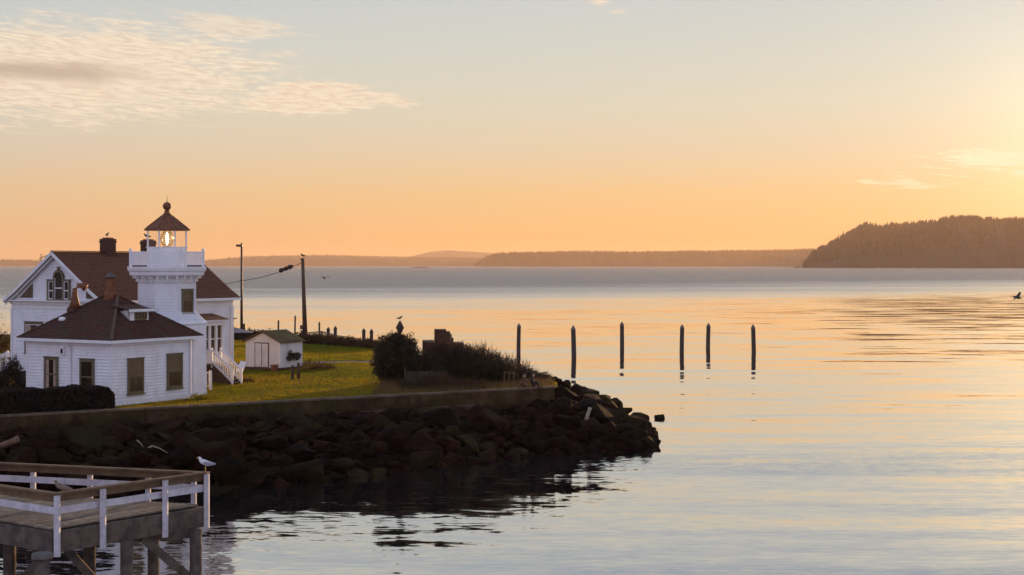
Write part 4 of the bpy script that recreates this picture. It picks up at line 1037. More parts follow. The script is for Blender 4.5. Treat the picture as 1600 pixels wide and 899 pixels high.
for a, b in zip(loc[:2], loc[1:3]):
    n_ = 40
    for i in range(n_):
        p = a.lerp(b, i/n_); q = a.lerp(b, min(1, (i+4)/n_)); wm.tube([(p.x, p.y, .1), (q.x, q.y, q.z)], .012, 3, False); wm.tube([(p.x, p.y, p.z), (q.x, q.y, .1)], .012, 3, False)
o = wm.build('wire_mesh', METAL, fc); o['kind'] = 'stuff'
# brush along the far edge of the lawn
r = np.random.default_rng(4); cs = []
for i in range(60):
    u = 466+i*2.2; Y = 168-(u-466)*.125; X = XU(u, Y); cs.append((X, Y, G+.1, .9, .8, .55+.35*r.random()))
for u, v, Y in ((493, 521, 166), (550, 526, 158), (551, 532, 158), (577, 528, 156), (520, 533, 162)):
    cs.append((XU(u, Y), Y, G+.5, .45, .4, max(.5, ZV(v, Y)-G-.5)))
v, f = leaf_arrays(26000, cs, .11, r, .2); tag(np_mesh('shore_brush', v, f, LEAFR), 'brown brush along the far edge of the lawn', kind='stuff')
r = np.random.default_rng(14); cs = [(XU(u, 175), 175, G+.2, 1.0, .8, .6+.3*r.random()) for u in range(362, 430, 5)]
v, f = leaf_arrays(6000, cs, .11, r, .2); tag(np_mesh('shore_brush', v, f, LEAFR), 'brown brush left of the shed on the far shore', kind='stuff')
# covered boat left of the shed
bt = thing('small_boat', (XU(368, 165), 165, G), R(10), 'pale covered boat on the grass between the house and the shed', 'boat')
MB().add([(-2.2, -.5, .3), (1.2, -.5, .3), (1.2, .5, .3), (-2.2, .5, .3), (-2.4, -.8, 1.1), (1.7, -.75, 1.05), (1.7, .75, 1.05), (-2.4, .8, 1.1)], [(0, 1, 5, 4), (1, 2, 6, 5), (2, 3, 7, 6), (3, 0, 4, 7), (3, 2, 1, 0), (4, 5, 6, 7)]).build('hull', FENCEB, bt)
MB().add([(-2.5, -.85, 1.1), (1.8, -.8, 1.05), (1.8, .8, 1.05), (-2.5, .85, 1.1), (-1.6, 0, 2.0), (.6, 0, 1.45)], [(0, 1, 5, 4), (1, 2, 5), (2, 3, 4, 5), (3, 0, 4), (3, 2, 1, 0)]).build('cover', GREYB, bt)
MB().tube([(-1.2, 0, 1.75), (-1.0, 0, 2.2), (-.6, 0, 2.45), (.2, 0, 2.62)], [.22, .25, .14, .03], 8).build('anchor_fluke', METAL, bt, True)

# ------------------------------------------------------------------ shrubs on the point
bY = 107.5; c0 = P(619, 560, bY)
big = bush('round_bush', (c0.x, bY, G), [(0, 0, 1.75, 1.62, 1.5, 1.6), (-.35, 0, 2.5, 1.15, 1.1, 1.0), (.45, .1, 2.6, 1.05, 1.0, .95), (-.7, 0, 1.2, 1.05, 1.1, 1.2), (.8, 0, 1.2, 1.0, 1.1, 1.2), (0, 0, 3.05, .8, .7, .5), (1.1, 0, 2.4, .5, .5, .6), (-1.1, 0, 2.1, .5, .6, .6)],
           20000, .085, LEAF, 21, 'big round dark evergreen bush on the lawn with a bird on top', twigs=90, twig_len=.3, stem=.09)
def bush_at(name, u, v, Y, centers, n, size, m, seed, label, **k): return bush(name, (XU(u, Y), Y, G), centers, n, size, m, seed, label, **k)
bush_at('shrub', 690, 590, 108.5, [(-1.2, 0, 1.1, 1.1, 1, 1.2), (.1, 0, 1.4, 1.3, 1.1, 1.35), (1.3, 0, 1.4, 1.2, 1, 1.25), (.2, 0, 2.2, .9, .7, .65), (1.4, 0, 2.1, .8, .7, .6)], 22000, .07, LEAFR, 22, 'russet shrub in front of the brick fireplace', twigs=100, twig_len=.45)
bush_at('shrub', 745, 590, 110, [(-1.1, 0, 1.0, 1.1, 1, 1.2), (.2, 0, .9, 1.2, 1, 1.25), (.4, 0, 1.6, .8, .7, .7), (1.4, 0, .6, .9, .9, .9)], 14000, .06, LEAFR, 23, 'wispy brown shrub right of the brick fireplace', twigs=260, twig_len=.75)
bush_at('shrub', 786, 592, 113, [(-.8, 0, .8, 1.0, 1, 1.0), (.4, 0, .7, 1.2, 1, .8), (1.5, 0, .4, .9, .9, .55)], 9000, .06, LEAF, 24, 'low dark shrub tapering down towards the rocks', twigs=120, twig_len=.6)
bush_at('shrub', 664, 604, 102.5, [(-1, 0, .25, 1, .6, .4), (.6, 0, .3, 1.1, .6, .45), (2.0, 0, .3, 1, .6, .5), (3.4, 0, .25, 1, .5, .4), (.2, .6, .5, .8, .5, .5), (1.2, .6, .6, .7, .5, .55)], 12000, .045, LEAFR, 25, 'strip of low scrub behind the seawall under the bushes', twigs=60, twig_len=.4)
bush_at('shrub', 488, 568, 122, [(-.3, 0, .25, .7, .5, .4), (.7, 0, .2, .7, .5, .35), (1.5, 0, .12, .5, .4, .22)], 2600, .05, DRYB, 26, 'patch of dry low plants right of the shed', twigs=80, twig_len=.35)
bush_at('shrub', 377, 596, 109, [(-.3, 0, .1, .6, .4, .2), (.5, 0, .1, .5, .4, .16)], 1200, .04, LEAFR, 27, 'small russet plants under the information panel', twigs=20, twig_len=.2)
bush_at('shrub', 310, 628, 95, [(-.2, 0, .1, .35, .25, .25), (.4, 0, .12, .4, .25, .2)], 900, .04, BLADE, 28, 'yellow green weeds at the white building corner', twigs=20, twig_len=.2)
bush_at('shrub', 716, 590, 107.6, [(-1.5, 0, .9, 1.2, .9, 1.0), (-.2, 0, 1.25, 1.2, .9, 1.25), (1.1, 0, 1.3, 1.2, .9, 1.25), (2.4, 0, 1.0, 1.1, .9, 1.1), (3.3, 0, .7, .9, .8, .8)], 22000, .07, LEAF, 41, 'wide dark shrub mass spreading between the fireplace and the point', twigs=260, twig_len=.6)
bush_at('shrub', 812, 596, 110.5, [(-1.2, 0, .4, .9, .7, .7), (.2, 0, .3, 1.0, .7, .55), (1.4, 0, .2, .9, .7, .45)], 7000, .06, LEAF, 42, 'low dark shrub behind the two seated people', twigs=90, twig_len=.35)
# hedge in front of the cottage
hd_ = thing('hedge', (-28, 85.3, G), math.atan2(20, 30.7), 'clipped dark hedge between the seawall and the low white building', 'hedge')
r = np.random.default_rng(31); n = 60000
q = r.uniform(-1, 1, (n, 3)); face = r.integers(0, 3, n); sg = np.sign(r.uniform(-1, 1, n))
dep = 1-np.abs(r.normal(0, .07, n))
for i in range(3): q[face == i, i] = (sg*dep)[face == i]
q[:, 2] = np.where((face == 2), np.abs(q[:, 2]), q[:, 2])
taper = np.clip(1-((np.abs(q[:, 0])-.93)/.07).clip(0)*.35, .5, 1)
hx0 = q[:, 0]*5.9; prof = 1.36+.05*np.sin(hx0*2.1)+.04*np.sin(hx0*5.3)-np.clip((-hx0-1.5)*.07, 0, .4)
pts_ = np.stack([hx0, q[:, 1]*.75*taper, (q[:, 2]*.5+.5)*prof*taper], 1)
a = r.normal(size=(n, 3)); a /= np.linalg.norm(a, axis=1)[:, None]; b = np.cross(a, r.normal(size=(n, 3))); b /= np.linalg.norm(b, axis=1)[:, None]
s_ = r.uniform(.04, .09, n)[:, None]; v = np.stack([pts_-a*s_, pts_+b*s_*.5, pts_+a*s_, pts_-b*s_*.5], 1).reshape(-1, 3)
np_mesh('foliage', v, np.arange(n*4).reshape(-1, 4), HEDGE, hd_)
hf = MB()
for i in range(24):
    xa = -5.5+i*11/24; pz = 1.36-max(0, min(.4, (-xa-1.5)*.07)); hf.box(xa, xa+11/24-.002, -.58+.03*(i % 3), .58, 0, pz-.14-.03*(i % 2))
hf.build('stem', ROCKD, hd_)  # no real stem: added dark filler boxes that close gaps between the leaves
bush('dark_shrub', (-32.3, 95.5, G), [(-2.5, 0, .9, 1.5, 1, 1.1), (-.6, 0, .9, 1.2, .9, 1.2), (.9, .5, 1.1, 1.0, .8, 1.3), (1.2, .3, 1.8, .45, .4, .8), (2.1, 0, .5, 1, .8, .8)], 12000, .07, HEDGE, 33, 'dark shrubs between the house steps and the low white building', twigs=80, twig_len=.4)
# bare trees at the left edge, brown fence
def bare_tree(x, y, h, seed, label):
    t = thing('bare_tree', (x, y, G), 0, label, 'tree'); rnd = random.Random(seed); tr = MB(); cr = MB()
    def grow(mb, p, d, L, rad, lv):
        q = p+d*L; mid = p+d*L*.5+Vector((rnd.gauss(0, .06), rnd.gauss(0, .06), 0))*L; mb.tube([p, mid, q], [rad, rad*.8, rad*.6], 5 if lv < 2 else 3, False)
        if lv > 4: return
        for _ in range(3 if lv < 4 else 2):
            nd = (d+Vector((rnd.gauss(0, .5), rnd.gauss(0, .5), rnd.uniform(-.1, .45)))).normalized(); grow(cr, q if rnd.random() < .6 else mid, nd, L*rnd.uniform(.6, .85), rad*.6, lv+1)
    grow(tr, Vector((0, 0, 0)), Vector((0, 0, 1)), h*.3, .12, 0); tr.build('trunk', BARK, t); cr.build('crown', BARK, t)
    v, f = leaf_arrays(700, [(0, 0, h*.62, h*.28, h*.28, h*.3)], .05, np.random.default_rng(seed), .1); np_mesh('leaves', v, f, LEAFR, t)
bare_tree(-42.0, 116, 6.2, 3, 'bare shrubby tree behind the left steps, half out of frame'); bare_tree(-38.5, 113.5, 5.4, 5, 'smaller leafless tree touching the left house corner')
bf = thing('board_fence', (-41, 111, G), R(4), 'red-brown board fence behind the steps at the left edge', 'fence')
for i in range(30):
    MB().box(-3.0+i*.22, -3.0+i*.22+.2, -.02+.01*(i % 2), .02, 0, 3.15+.03*math.sin(i*5.1)).build('board', FENCEB, bf)
for z in (.6, 2.6): MB().box(-3.05, 3.6, .03, .09, z, z+.12).build('rail', FENCEB, bf)
bush('dark_shrub', (-40.0, 112.5, G), [(-1.5, 0, 3.2, 1.6, .8, .9), (.8, 0, 3.0, 1.4, .8, .8), (2.4, 0, 2.6, 1.0, .8, .8)], 6000, .08, LEAFR, 37, 'russet bushes rising above the board fence', twigs=100, twig_len=.6)

# ------------------------------------------------------------------ brick fireplace, low board wall, white rail
fpY = 111.5; fX = XU(692, fpY)
fp = thing('brick_fireplace', (fX, fpY, G), R(3), 'stepped dark brick fireplace standing among the shrubs', 'fireplace')
px = F/fpY
def bx_(u0, u1, v0, v1, dp=.8): return (XU(u0, fpY)-fX, XU(u1, fpY)-fX, -dp, dp, ZV(v1, fpY)-G, ZV(v0, fpY)-G)
rk = random.Random(3)
def bricks(x0, x1, y0, y1, z0, z1, name):
    core = MB().box(x0+.015, x1-.015, y0+.015, y1-.015, z0, z1-.004); c = core.build(name, BRICK, fp); bb = MB(); z = z0; row = 0
    while z < z1-.02:
        zt = min(z+.11, z1); x = x0-(.15 if row % 2 else 0)
        while x < x1-.01:
            a_, b_ = max(x, x0), min(x+.29, x1); j = rk.uniform(0, .012)
            if b_-a_ > .03: bb.box(a_, b_, y0-j, y0+.05, z, zt-.006)
            x += .3
        z += .115; row += 1
    o = bb.build('brickwork', BRICK, c); o['kind'] = 'stuff'
bricks(*bx_(660, 724, 535, 640), 'hearth'); bricks(*bx_(678.5, 697, 514.5, 535, .6), 'chimney_stack'); bricks(*bx_(697, 703.5, 518, 535, .55), 'stack_shoulder'); bricks(*bx_(703.5, 705.8, 522, 535, .5), 'stack_shoulder'); bricks(*bx_(705.8, 708.5, 528, 535, .5), 'stack_shoulder')
MB().box(*bx_(660, 678, 532, 535, .84)).build('coping', CONCT, fp); MB().box(*bx_(708.5, 724, 535, 537, .84)).build('coping', CONCT, fp)
lw = thing('board_wall', (XU(667, 105.5), 105.5, G), R(2), 'low brown board wall with a pale end post right of the round bush', 'wall')
for i in range(14): MB().box(-1.4+i*.2, -1.4+i*.2+.185, -.03+.008*(i % 3), .02, 0, 1.0+.03*(i % 2)).build('board', BARK, lw)
MB().box(-1.55, -1.45, -.05, .05, 0, 1.25).build('end_post', POLEW, lw)
wr_ = thing('white_rail', (XU(803, 104.9), 104.9, G), R(8), 'short white rail with two uprights near the seawall end', 'railing')
for xx, yy in ((0, 0), (-.25, .6), (-.5, 1.2)): MB().box(xx-.03, xx+.03, yy-.03, yy+.03, 0, .95).build('upright', DRIFTD, wr_)
MB().beam((0, 0, .93), (-.5, 1.2, .93), .05, .05).build('top_rail', DRIFTD, wr_); MB().beam((0, 0, .25), (-.5, 1.2, .25), .04, .04).build('lower_rail', DRIFTD, wr_)

# ------------------------------------------------------------------ figures (skin-modifier bodies)
def skinned(name, verts, edges, radii, m, parent, sub=2, root=0, M=None):
    me = D.meshes.new(name+'_sk'); me.from_pydata([tuple(v) for v in verts], edges, []); ob = D.objects.new(name+'_sk', me); COL.objects.link(ob)
    md = ob.modifiers.new('s', 'SKIN'); md.use_smooth_shade = True
    for i, rr_ in enumerate(radii):
        sv = me.skin_vertices[0].data[i]; sv.radius = (rr_, rr_) if not hasattr(rr_, '__len__') else rr_; sv.use_root = (i == root)
    s2 = ob.modifiers.new('u', 'SUBSURF'); s2.levels = sub; s2.render_levels = sub
    dg = bpy.context.evaluated_depsgraph_get(); nm = D.meshes.new_from_object(ob.evaluated_get(dg)); nm.name = name; nm.materials.clear(); nm.materials.append(m)
    D.objects.remove(ob); o = D.objects.new(name, nm); COL.objects.link(o); nm.shade_smooth()
    if parent: o.parent = parent
    return o
def seated(loc, rz, label, top, leg, s=1.0):
    t = thing('person', loc, rz, label, 'person'); t.scale = (s, s, s)
    # faces +y, seat at z=0 (on the wall cap), knees up
    V = [(0, 0, .1), (0, .02, .3), (0, .03, .5), (0, .04, .6), (0, .06, .72), (0, .08, .82),
         (.1, .05, .1), (.13, .4, .38), (.13, .45, .02), (.13, .6, .0), (-.1, .05, .1), (-.13, .4, .36), (-.13, .45, .02), (-.13, .6, .0),
         (.2, .03, .53), (.25, .12, .3), (.12, .36, .36), (-.2, .03, .53), (-.25, .12, .3), (-.12, .36, .34), (.06, .42, .38), (-.06, .42, .37)]
    E = [(0, 1), (1, 2), (2, 3), (3, 4), (4, 5), (0, 6), (6, 7), (7, 8), (8, 9), (0, 10), (10, 11), (11, 12), (12, 13), (2, 14), (14, 15), (15, 16), (16, 20), (2, 17), (17, 18), (18, 19), (19, 21)]
    Rr = [(.16, .12), (.15, .11), (.16, .1), .055, .09, .095, .1, .075, .055, .045, .1, .075, .055, .045, .065, .05, .035, .065, .05, .035, .03, .03]
    skinned('body', V, E, Rr, top, t)
    h = MB(); h.lathe([(.1*math.sin(a_)+.001, .79-.125*math.cos(a_)) for a_ in [math.pi*i/10 for i in range(11)]], 14, (0, .075)); hd = h.build('head', SKIN, t, True)
    h = MB(); h.lathe([(.112*math.sin(a_)+.001, .81-.125*math.cos(a_)) for a_ in [math.pi*(.45+.55*i/8) for i in range(9)]], 14, (0, .055)); h.build('hair', HAIR, hd, True)
    for sx in (.035, -.035): MB().box(sx-.01, sx+.01, .165, .178, .8, .815).build('eye', HAIR, hd)
    MB().box(-.012, .012, .165, .195, .765, .795).build('nose', SKIN, hd)
    return t
pa_ = P(820, 607, 103.2)
seated((XU(820, 102.6), 102.6, 3.63), R(150), 'person in a rust jacket sitting on the seawall, knees drawn up', CLOTHA, CLOTHB)
seated((XU(831, 103.0), 103.0, 3.63), R(-100), 'person in dark clothes sitting on the seawall, nearer its end', CLOTHB, CLOTHB)

def gull(loc, rz, label, body=GULLW, wing=GULLG, s=1.0, sitting=False, flying=False):
    t = thing('gull', loc, rz, label, 'bird'); t.scale = (s, s, s)    # faces +x
    lg = .0 if sitting or flying else .13
    V = [(-.24, 0, .08+lg), (-.1, 0, .1+lg), (.04, 0, .12+lg), (.13, 0, .19+lg), (.17, 0, .27+lg), (.2, 0, .285+lg)]
    if flying: V = [(-.26, 0, 0), (-.12, 0, 0), (.05, 0, .0), (.16, 0, .01), (.23, 0, .03), (.27, 0, .03)]
    skinned('body', V, [(i, i+1) for i in range(5)], [.025, .07, .085, .05, .045, .03], body, t, root=2)
    hx, _, hz_ = V[4]
    MB().tube([(hx+.05, 0, hz_), (hx+.1, 0, hz_-.008)], [.014, .004], 6).build('beak', BEAK, t)
    if flying:
        for k in (1, -1):
            MB().add([(.1, k*.04, .03), (-.08, k*.04, .02), (.12, k*.32, .2), (-.03, k*.32, .18), (.0, k*.68, .1), (-.05, k*.66, .095), (.1, k*.04, .045), (-.08, k*.04, .03), (.12, k*.32, .215), (-.03, k*.32, .19)],
                     [(0, 2, 3, 1), (2, 4, 5, 3), (6, 7, 9, 8), (8, 9, 5, 4)]).build('wing', wing, t)
    else:
        for k in (1, -1):
            skinned('wing', [(.06, k*.055, .14+lg), (-.1, k*.06, .11+lg), (-.3, k*.02, .085+lg)], [(0, 1), (1, 2)], [(.03, .05), (.03, .055), (.008, .018)], wing, t, sub=1, root=1)
        if not sitting:
            for k in (1, -1): MB().tube([(0.0, k*.03, .15), (0, k*.03, 0)], .009, 5).build('leg', BEAK, t)
    for k in (1, -1): MB().box(hx+.015, hx+.025, k*.036-.004, k*.036+.004, hz_+.005, hz_+.016).build('eye', HAIR, t)
    return t

# ------------------------------------------------------------------ pier in the foreground
RZt = 5.34; DZ = 4.3
C = Vector((-9.6, 48.0, 0)); Fc = Vector((-12.97, 43.55, 0)); bd = Vector((-7.2, 2.3, 0)); bdn = bd.normalized()
bL = C+bdn*36; F1 = Fc+Vector((-2.6, 1.95, 0)); fL = F1+bdn*32
pr = thing('pier', (Fc.x, Fc.y, 0), 0, 'white-railed timber pier on piles crossing the near left corner', 'pier')
O = Vector((Fc.x, Fc.y, 0))
def pb(name, a, b, w_, h_, m): MB().beam(a-O, b-O, w_, h_).build(name, m, pr)
def at(v, z): return Vector((v.x, v.y, z))
e2 = (Fc-C).normalized(); 
runs = [(bL, C), (C, Fc), (Fc, F1), (F1, fL)]
for i, (a, b) in enumerate(runs):
    d = (b-a).normalized(); ex_ = .12 if i in (0, 1) else 0; dz = .003*i
    pb('handrail', at(a, RZt-.03+dz), at(b+d*ex_, RZt-.03+dz), .24, .06, RAILB); pb('rail_board', at(a, RZt-.165+dz*.3), at(b, RZt-.165+dz*.3), .05, .2, RAILB)
    pb('mid_rail', at(a, 4.83+dz*.3), at(b, 4.83+dz*.3), .045, .2, PIERW)
    nrm = Vector((-d.y, d.x, 0))
    pb('deck_beam', at(a, DZ-.06-.3+dz), at(b, DZ-.06-.3+dz), .16, .6, FASC)
def post(p, z0, z1, m=PIERW, w_=.15): MB().box(p.x-O.x-w_/2, p.x-O.x+w_/2, p.y-O.y-w_/2, p.y-O.y+w_/2, z0, z1).build('post', m, pr)
outn = Vector((bdn.y, -bdn.x, 0))
for s_ in (.05, .2735, .554, .836, 1.12, 1.4, 1.7, 2.0): q = C+bd*s_; post(q+Vector((.02, .12, 0)) if s_ > .1 else q+Vector((-.03, .1, 0)), DZ-.6, RZt-.065)
en = (Fc-C).normalized(); eo = Vector((-en.y, en.x, 0)); eo = eo if eo.x > 0 else -eo
for t2 in (0.0, .285, .70, .995): q = Fc+(C-Fc)*t2+eo*.12; post(q, DZ-.75 if t2 < .99 else DZ-.7, RZt-.065)
for i in range(1, 12): q = F1+(fL-F1)*i/14; post(q-Vector((0, .12, 0)), DZ-.7, RZt-.065)
# deck boards laid across
plank = None; n_pl = 150; wpl = .2
for i in range(n_pl):
    # boards run from the back rail line to the front rail line, stepping leftwards from the end face
    t3 = i*.205
    a = C+bdn*t3; 
    if t3 < .01: pass
    # intersection of front boundary
    b_dir = (Fc-C).normalized(); p0 = a; 
    # length until front line (Fc-F1) or (F1-fL)
    best = None
    for (m0, m1) in ((Fc, F1), (F1, fL)):
        e_ = m1-m0; den = b_dir.x*e_.y-b_dir.y*e_.x
        if abs(den) < 1e-6: continue
        tt = ((m0.x-p0.x)*e_.y-(m0.y-p0.y)*e_.x)/den; uu = ((m0.x-p0.x)*b_dir.y-(m0.y-p0.y)*b_dir.x)/den
        if 0 <= uu <= 1.0001 and tt > 0: best = tt if best is None else min(best, tt)
    if best is None: continue
    z = DZ+.0+random.Random(i).uniform(-.004, .004)
    MB().beam(at(a-O+bdn*.1, z), at(a-O+bdn*.1+b_dir*(best-.03), z), .19, .05).build('plank', DECK, pr)
    if t3 > 26: break
# piles
def pl_(x, y, z1, rad=.19, lean=0): MB().tube([(x-O.x, y-O.y, -1.2), (x-O.x+lean, y-O.y, z1)], [rad*1.08, rad], 12).build('pile', PILE if False else FASC, pr, True)
for (u, Y, z1) in ((306, 47.2, 3.7), (198, 45.3, 3.7), (140, 47.5, 3.7), (15, 46.5, 3.7), (-90, 49, 3.7), (60, 50.5, 3.7), (240, 49.5, 3.7)): pl_(XU(u, Y), Y, z1)
pb('brace', Vector((XU(92, 45.6), 45.6, 3.62)), Vector((XU(190, 45.5), 45.5, 1.6)), .1, .24, FASC)
pb('brace', Vector((XU(222, 46.2), 46.2, 3.6)), Vector((XU(312, 47.4), 47.4, 1.9)), .1, .24, FASC)
pb('brace', Vector((XU(84, 46.5), 46.5, 3.5)), Vector((XU(20, 46.4), 46.4, 1.9)), .1, .24, FASC)
pb('cross_beam', Vector((XU(300, 47.4), 47.4, 3.55)), Vector((XU(60, 45.8), 45.8, 3.55)), .3, .3, FASC)
sp_ = thing('free_piling', (XU(66, 42.2), 42.2, 0), 0, 'short capped piling standing in front of the pier', 'piling')
MB().tube([(0, 0, -1), (0, 0, ZV(872, 42.2))], [.23, .21], 12).build('shaft', FASC, sp_, True); MB().lathe([(.29, ZV(872, 42.2)), (.29, ZV(866, 42.2)), (.25, ZV(864, 42.2))], 12).build('cap', PILECAP, sp_)
bpn = bdn
gull((C.x+.02, C.y, RZt+.003), R(180), 'white gull standing on the pier railing corner', s=1.1)
q = Fc+(C-Fc)*.02; gull((q.x+.1, q.y+.05, RZt), R(165), 'brown young gull resting on the near pier railing', GULLB, GULLB, s=1.15, sitting=True)
# other birds
q = (Matrix.Translation((HX, HY, G)) @ Matrix.Rotation(RZ, 4, 'Z'))
def ridge_pt(u, v):
    k = (u-800)/F; ox = HX+.863*xm; oy = HY-.506*xm; yy = (k*oy-ox)/(.506-k*.863); p = q @ Vector((xm+.1, yy, 0)); return Vector((p.x, p.y, ZV(v, p.y)))
gull(ridge_pt(166, 372.5), R(80), 'dark bird perched on the left chimney of the house', GULLD, GULLD, s=1.0)
gull(ridge_pt(228, 375), R(170), 'dark bird perched on the right chimney, beside the lantern', GULLD, GULLD, s=1.1)
tp = ub+utop; gull((tp.x, tp.y, tp.z), R(150), 'gull perched on the utility pole top', GULLD, GULLD, s=1.3)
p = P(625, 501, bY); gull((p.x, p.y, p.z-.05), R(30), 'dark bird standing on top of the round bush', GULLD, GULLD, s=.9)
ps = MB().tube([(p.x, p.y, p.z-1.0), (p.x, p.y, p.z-.5), (p.x, p.y, p.z-.04)], [.05, .3, .06], 8).build('bush_finial', BARK, None, True); tag(ps, 'dark pointed ornament under the bird on the round bush', 'ornament')
fy_ = P(1589, 465, 90); gull(fy_, R(-20), 'dark gull flying low over the water at the right edge', GULLD, GULLD, s=1.0, flying=True).rotation_euler = (R(20), R(15), R(-30))
fy_ = P(507, 435, 130); gull(fy_, R(70), 'gull flying over the water right of the utility pole', GULLD, GULLD, s=.9, flying=True)

# driftwood
def log(u0, v0, Y0, u1, v1, Y1, rad, m, label, taper=.7, extra=()):
    a = P(u0, v0, Y0); b = P(u1, v1, Y1); t = thing('driftwood', a, 0, label, 'driftwood'); d = b-a
    MB().tube([Vector((0, 0, 0)), d*.4+Vector((0, 0, .04)), d*.75, d], [rad, rad*.95, rad*.85, rad*taper], 8).build('log', m, t, True)
    for (e0, e1) in extra: e0 = P(*e0)-a; e1 = P(*e1)-a; MB().tube([e0, (e0+e1)/2+Vector((0, 0, .05)), e1], [rad*.8, rad*.6, rad*.3], 6).build('branch', m, t, True)
    return t
def front(u, v, lift=.5):        # depth at which the bank surface (plus lift) is seen at this pixel
    Y = 66.0
    while Y < 125:
        p = P(u, v, Y)
        if p.z < bz(p.x, p.y)+lift: return Y
        Y += .25
    return 100
Y = front(920, 648, .9); log(916, 657, Y, 922, 637, Y+.1, .13, DRIFT, 'pale plank propped upright among the boulders near the point', .9)
Y = front(15, 692, .7); log(-30, 712, Y, 29, 686, Y, .2, DRIFTD, 'brown log lying on the rocks at the left edge', .9)
Y = front(240, 700, .75); log(215, 708, Y, 238, 697, Y, .05, DRIFT, 'forked pale driftwood branch on the dark rocks above the pier', .8, extra=(((238, 697, Y), (262, 708, Y)), ((214, 688, Y), (224, 699, Y))))

# ------------------------------------------------------------------ far shores
def interp(pts, u):
    for (a, b), (c, d) in zip(pts, pts[1:]):
        if a <= u <= c: return b+(d-b)*(u-a)/(c-a)
    return pts[-1][1]
def hill(name, prof, Y0, thick, step, m, seed, jit, label, sub=0):
    rg = np.random.default_rng(seed); us = np.arange(prof[0][0], prof[-1][0]+.1, step); Yr = Y0+thick*.5
    hcr = np.array([max(.5, ZV(interp(prof, u), Yr)-sub) for u in us]); hm = hcr.max()
    nr = 22; ss_ = np.linspace(0, 1, nr); vs_ = []
    def smooth(k): k = np.convolve(rg.normal(size=len(us)+60), np.ones(k)/k, 'same')[30:-30]; return k/ (k.std()+1e-9)
    n1, n2 = smooth(9), smooth(25)
    for i, u in enumerate(us):
        w_ = min(1, (hcr[i]/hm))**.5
        for s_ in ss_:
            yy = Yr+(s_-.5)*thick*w_*(1+.04*n2[i]); X = XU(u, yy); f_ = math.sin(math.pi*min(1, s_)) ** .6 if 0 < s_ < 1 else 0
            z = hcr[i]*f_*(1 if abs(s_-.5) < .12 else 1+.05*math.sin(i*.3+s_*9))+(jit*n1[i]*f_*.15)
            vs_.append((X+rg.normal()*jit*.2, yy, z if f_ > 0 else -1.5))
    nU = len(us); ii = (np.arange(nU-1)[:, None]*nr+np.arange(nr-1)[None, :]).ravel()
    o = np_mesh(name, np.array(vs_), np.stack([ii, ii+1, ii+nr+1, ii+nr], 1)[:, ::-1], m); o.data.shade_smooth(); tag(o, label, kind='structure')
    return us, hcr, Yr, thick, hm
def conifers(name, info, n, hmin, hmax, m, seed, label, srange=(.04, .56), wf=.2):
    us, hcr, Yr, thick, hm = info; r = np.random.default_rng(seed)
    u = r.uniform(us[0], us[-1], n); s_ = r.uniform(*srange, n); s_[: n//3] = r.uniform(.4, .55, n//3)
    hc = np.interp(u, us, hcr); w_ = np.sqrt(np.minimum(1, hc/hm)); yy = Yr+(s_-.5)*thick*w_; z = hc*np.sin(np.pi*s_)**.6
    X = (u-800)/F*yy; h = r.uniform(hmin, hmax, n)*(.7+.3*(r.random(n) < .25)*1.6); rad = h*wf*r.uniform(.8, 1.3, n)
    k = 6; V = np.empty((n, 2*k+1, 3)); Fs = []
    for j in range(k):
        a = 2*np.pi*j/k; jr = r.uniform(.75, 1.25, n)
        V[:, j] = np.stack([X+np.cos(a)*rad*jr, yy+np.sin(a)*rad*jr, z+h*.12], 1); V[:, k+j] = np.stack([X+np.cos(a+.5)*rad*.55*jr, yy+np.sin(a+.5)*rad*.55*jr, z+h*.55], 1)
        j2 = (j+1) % k; Fs += [(j, j2, k+j), (j2, k+j2, k+j), (k+j, k+j2, 2*k)]
    V[:, 2*k] = np.stack([X, yy, z+h], 1); Fs = np.array(Fs)
    f = (Fs[None]+(np.arange(n)*(2*k+1))[:, None, None]).reshape(-1, 3)
    tag(np_mesh(name, V.reshape(-1, 3), f, m), label, kind='stuff')
isl = hill('island', [(1255, 419.5), (1259, 410), (1264, 401), (1270, 393), (1280, 388), (1290, 383), (1302, 377), (1315, 370), (1330, 362), (1343, 354), (1356, 349), (1368, 352), (1376, 355), (1390, 350), (1410, 351), (1430, 348), (1450, 347), (1475, 342), (1490, 339), (1520, 339), (1535, 342), (1560, 342), (1600, 342), (1700, 342), (1850, 350), (2000, 372), (2050, 412)], 6100, 1500, 3, FARLAND, 1, 5, 'wooded island at the right with a steep left end', sub=26)
conifers('forest', isl, 15000, 14, 34, FARTREE, 2, 'dense dark conifer forest covering the right-hand island')
mid = hill('headland', [(742, 418.5), (752, 412), (760, 405), (772, 400.5), (800, 398.5), (850, 398), (900, 396.5), (1000, 397.5), (1100, 396), (1200, 395), (1270, 393.5), (1330, 395), (1420, 405), (1460, 416)], 12000, 2500, 3, FARLAND, 3, 5, 'long low wooded headland across the middle distance', sub=4)
conifers('forest', mid, 14000, 14, 34, FARTREE, 4, 'far conifer forest along the middle headland')
lf = hill('hills', [(-420, 412), (-100, 408), (0, 407), (60, 408), (200, 409), (320, 408), (380, 402.5), (450, 400.5), (520, 400), (600, 402), (700, 404), (760, 405), (860, 412), (900, 416)], 16000, 3000, 4, FARLAND, 5, 8, 'faded low wooded hills behind the lighthouse', sub=5)
conifers('forest', lf, 9000, 12, 24, FARTREE, 6, 'faded forest on the hills behind the lighthouse')
hill('mountains', [(600, 413), (655, 398), (672, 394), (690, 392), (705, 391.2), (715, 392.4), (735, 393), (760, 395), (800, 397.5), (830, 394.5), (850, 396.5), (950, 402), (1050, 412)], 24000, 3500, 3, FARLAND, 7, 10, 'pale distant mountains behind the headland')
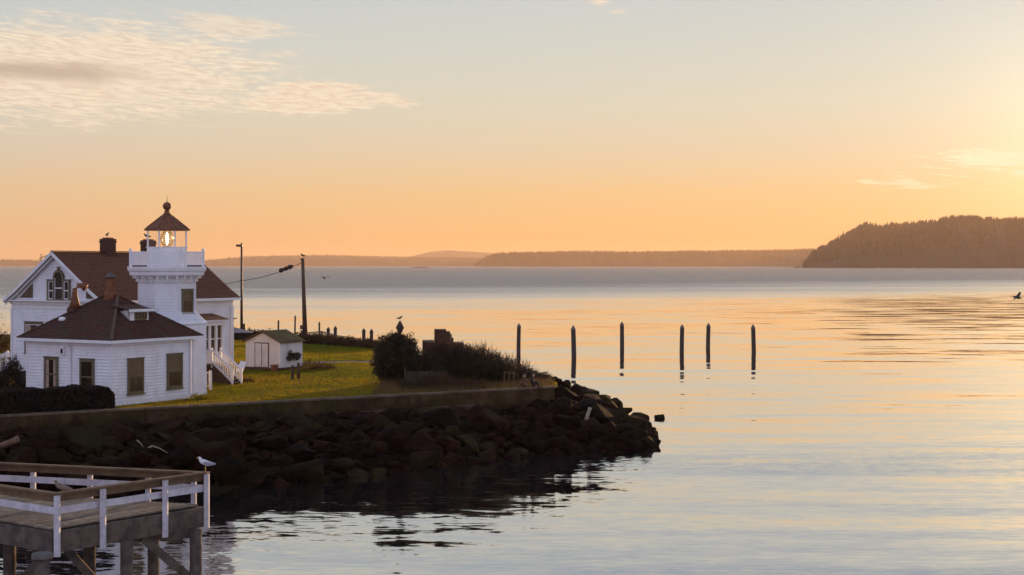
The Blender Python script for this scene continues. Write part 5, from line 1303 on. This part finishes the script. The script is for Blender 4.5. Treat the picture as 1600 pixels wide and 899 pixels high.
# pale shoreline under the island
bh = MB(); Yb = 6095
uu = 1262
rb = random.Random(4)
while uu < 1800:
    w__ = rb.uniform(2, 10); hgt = rb.uniform(1.5, 5); x0, x1 = XU(uu, 6080), XU(uu+w__, 6080); yb = 6100 + 750*(1-min(1, max(.05, (uu-1250)/120))**.5)
    bh.box(x0, x1, yb-12, yb+40, -.5, hgt); uu += w__*rb.uniform(1.1, 2.5)
o = bh.build('beach', BEACH); tag(o, 'strip of pale bluff and beach along the foot of the island', kind='structure')
# a few taller firs standing clear of the forest on the island's slope
def fir(u, vt, Y, hgt, label):
    X = XU(u, Y); zt = ZV(vt, Y); t = thing('fir_tree', (X, Y, zt-hgt), 0, label, 'tree', 'tall firs on the island slope'); c = MB(); r_ = random.Random(int(u))
    for i in range(6):
        z0 = hgt*(.15+.14*i); rr_ = hgt*.17*(1-i/6.5); c.lathe([(rr_*r_.uniform(.9, 1.1), z0), (rr_*.3, z0+hgt*.17)], 7)
    c.build('crown', FARTREE, t); MB().tube([(0, 0, -5), (0, 0, hgt*.95)], [hgt*.02, .05], 5).build('trunk', BARK, t)
fir(1318, 361, 6850, 40, 'left one of the two tall firs on the island slope'); fir(1325, 361.5, 6850, 40, 'right one of the two tall firs on the island slope'); fir(1310, 366, 6850, 38, 'broader fir just left of the two tall firs')
brg = thing('barge', (XU(656, 7000), 7000, 0), 0, 'tiny far-off barge on the horizon', 'boat')
MB().box(-38, 38, -6, 6, -.3, 3.5).build('hull', FENCEB, brg); MB().box(-30, -20, -4, 4, 3.5, 8).build('cabin', TRIM, brg)

# ------------------------------------------------------------------ haze
hb = MB().box(-21500, 21500, -3000, 31500, -2.6, 300)
hm_ = D.materials.new('haze'); hm_.use_nodes = True; s = NT(hm_.node_tree)
pv = s.n('ShaderNodeVolumePrincipled'); pv.inputs['Color'].default_value = (1, .73, .50, 1); pv.inputs['Density'].default_value = .000036; pv.inputs['Anisotropy'].default_value = .35
o_ = s.n('ShaderNodeOutputMaterial'); s.link(pv.outputs[0], o_.inputs['Volume'])
hz_o = hb.build('haze', hm_); tag(hz_o, 'thin warm evening haze over the water', kind='stuff')
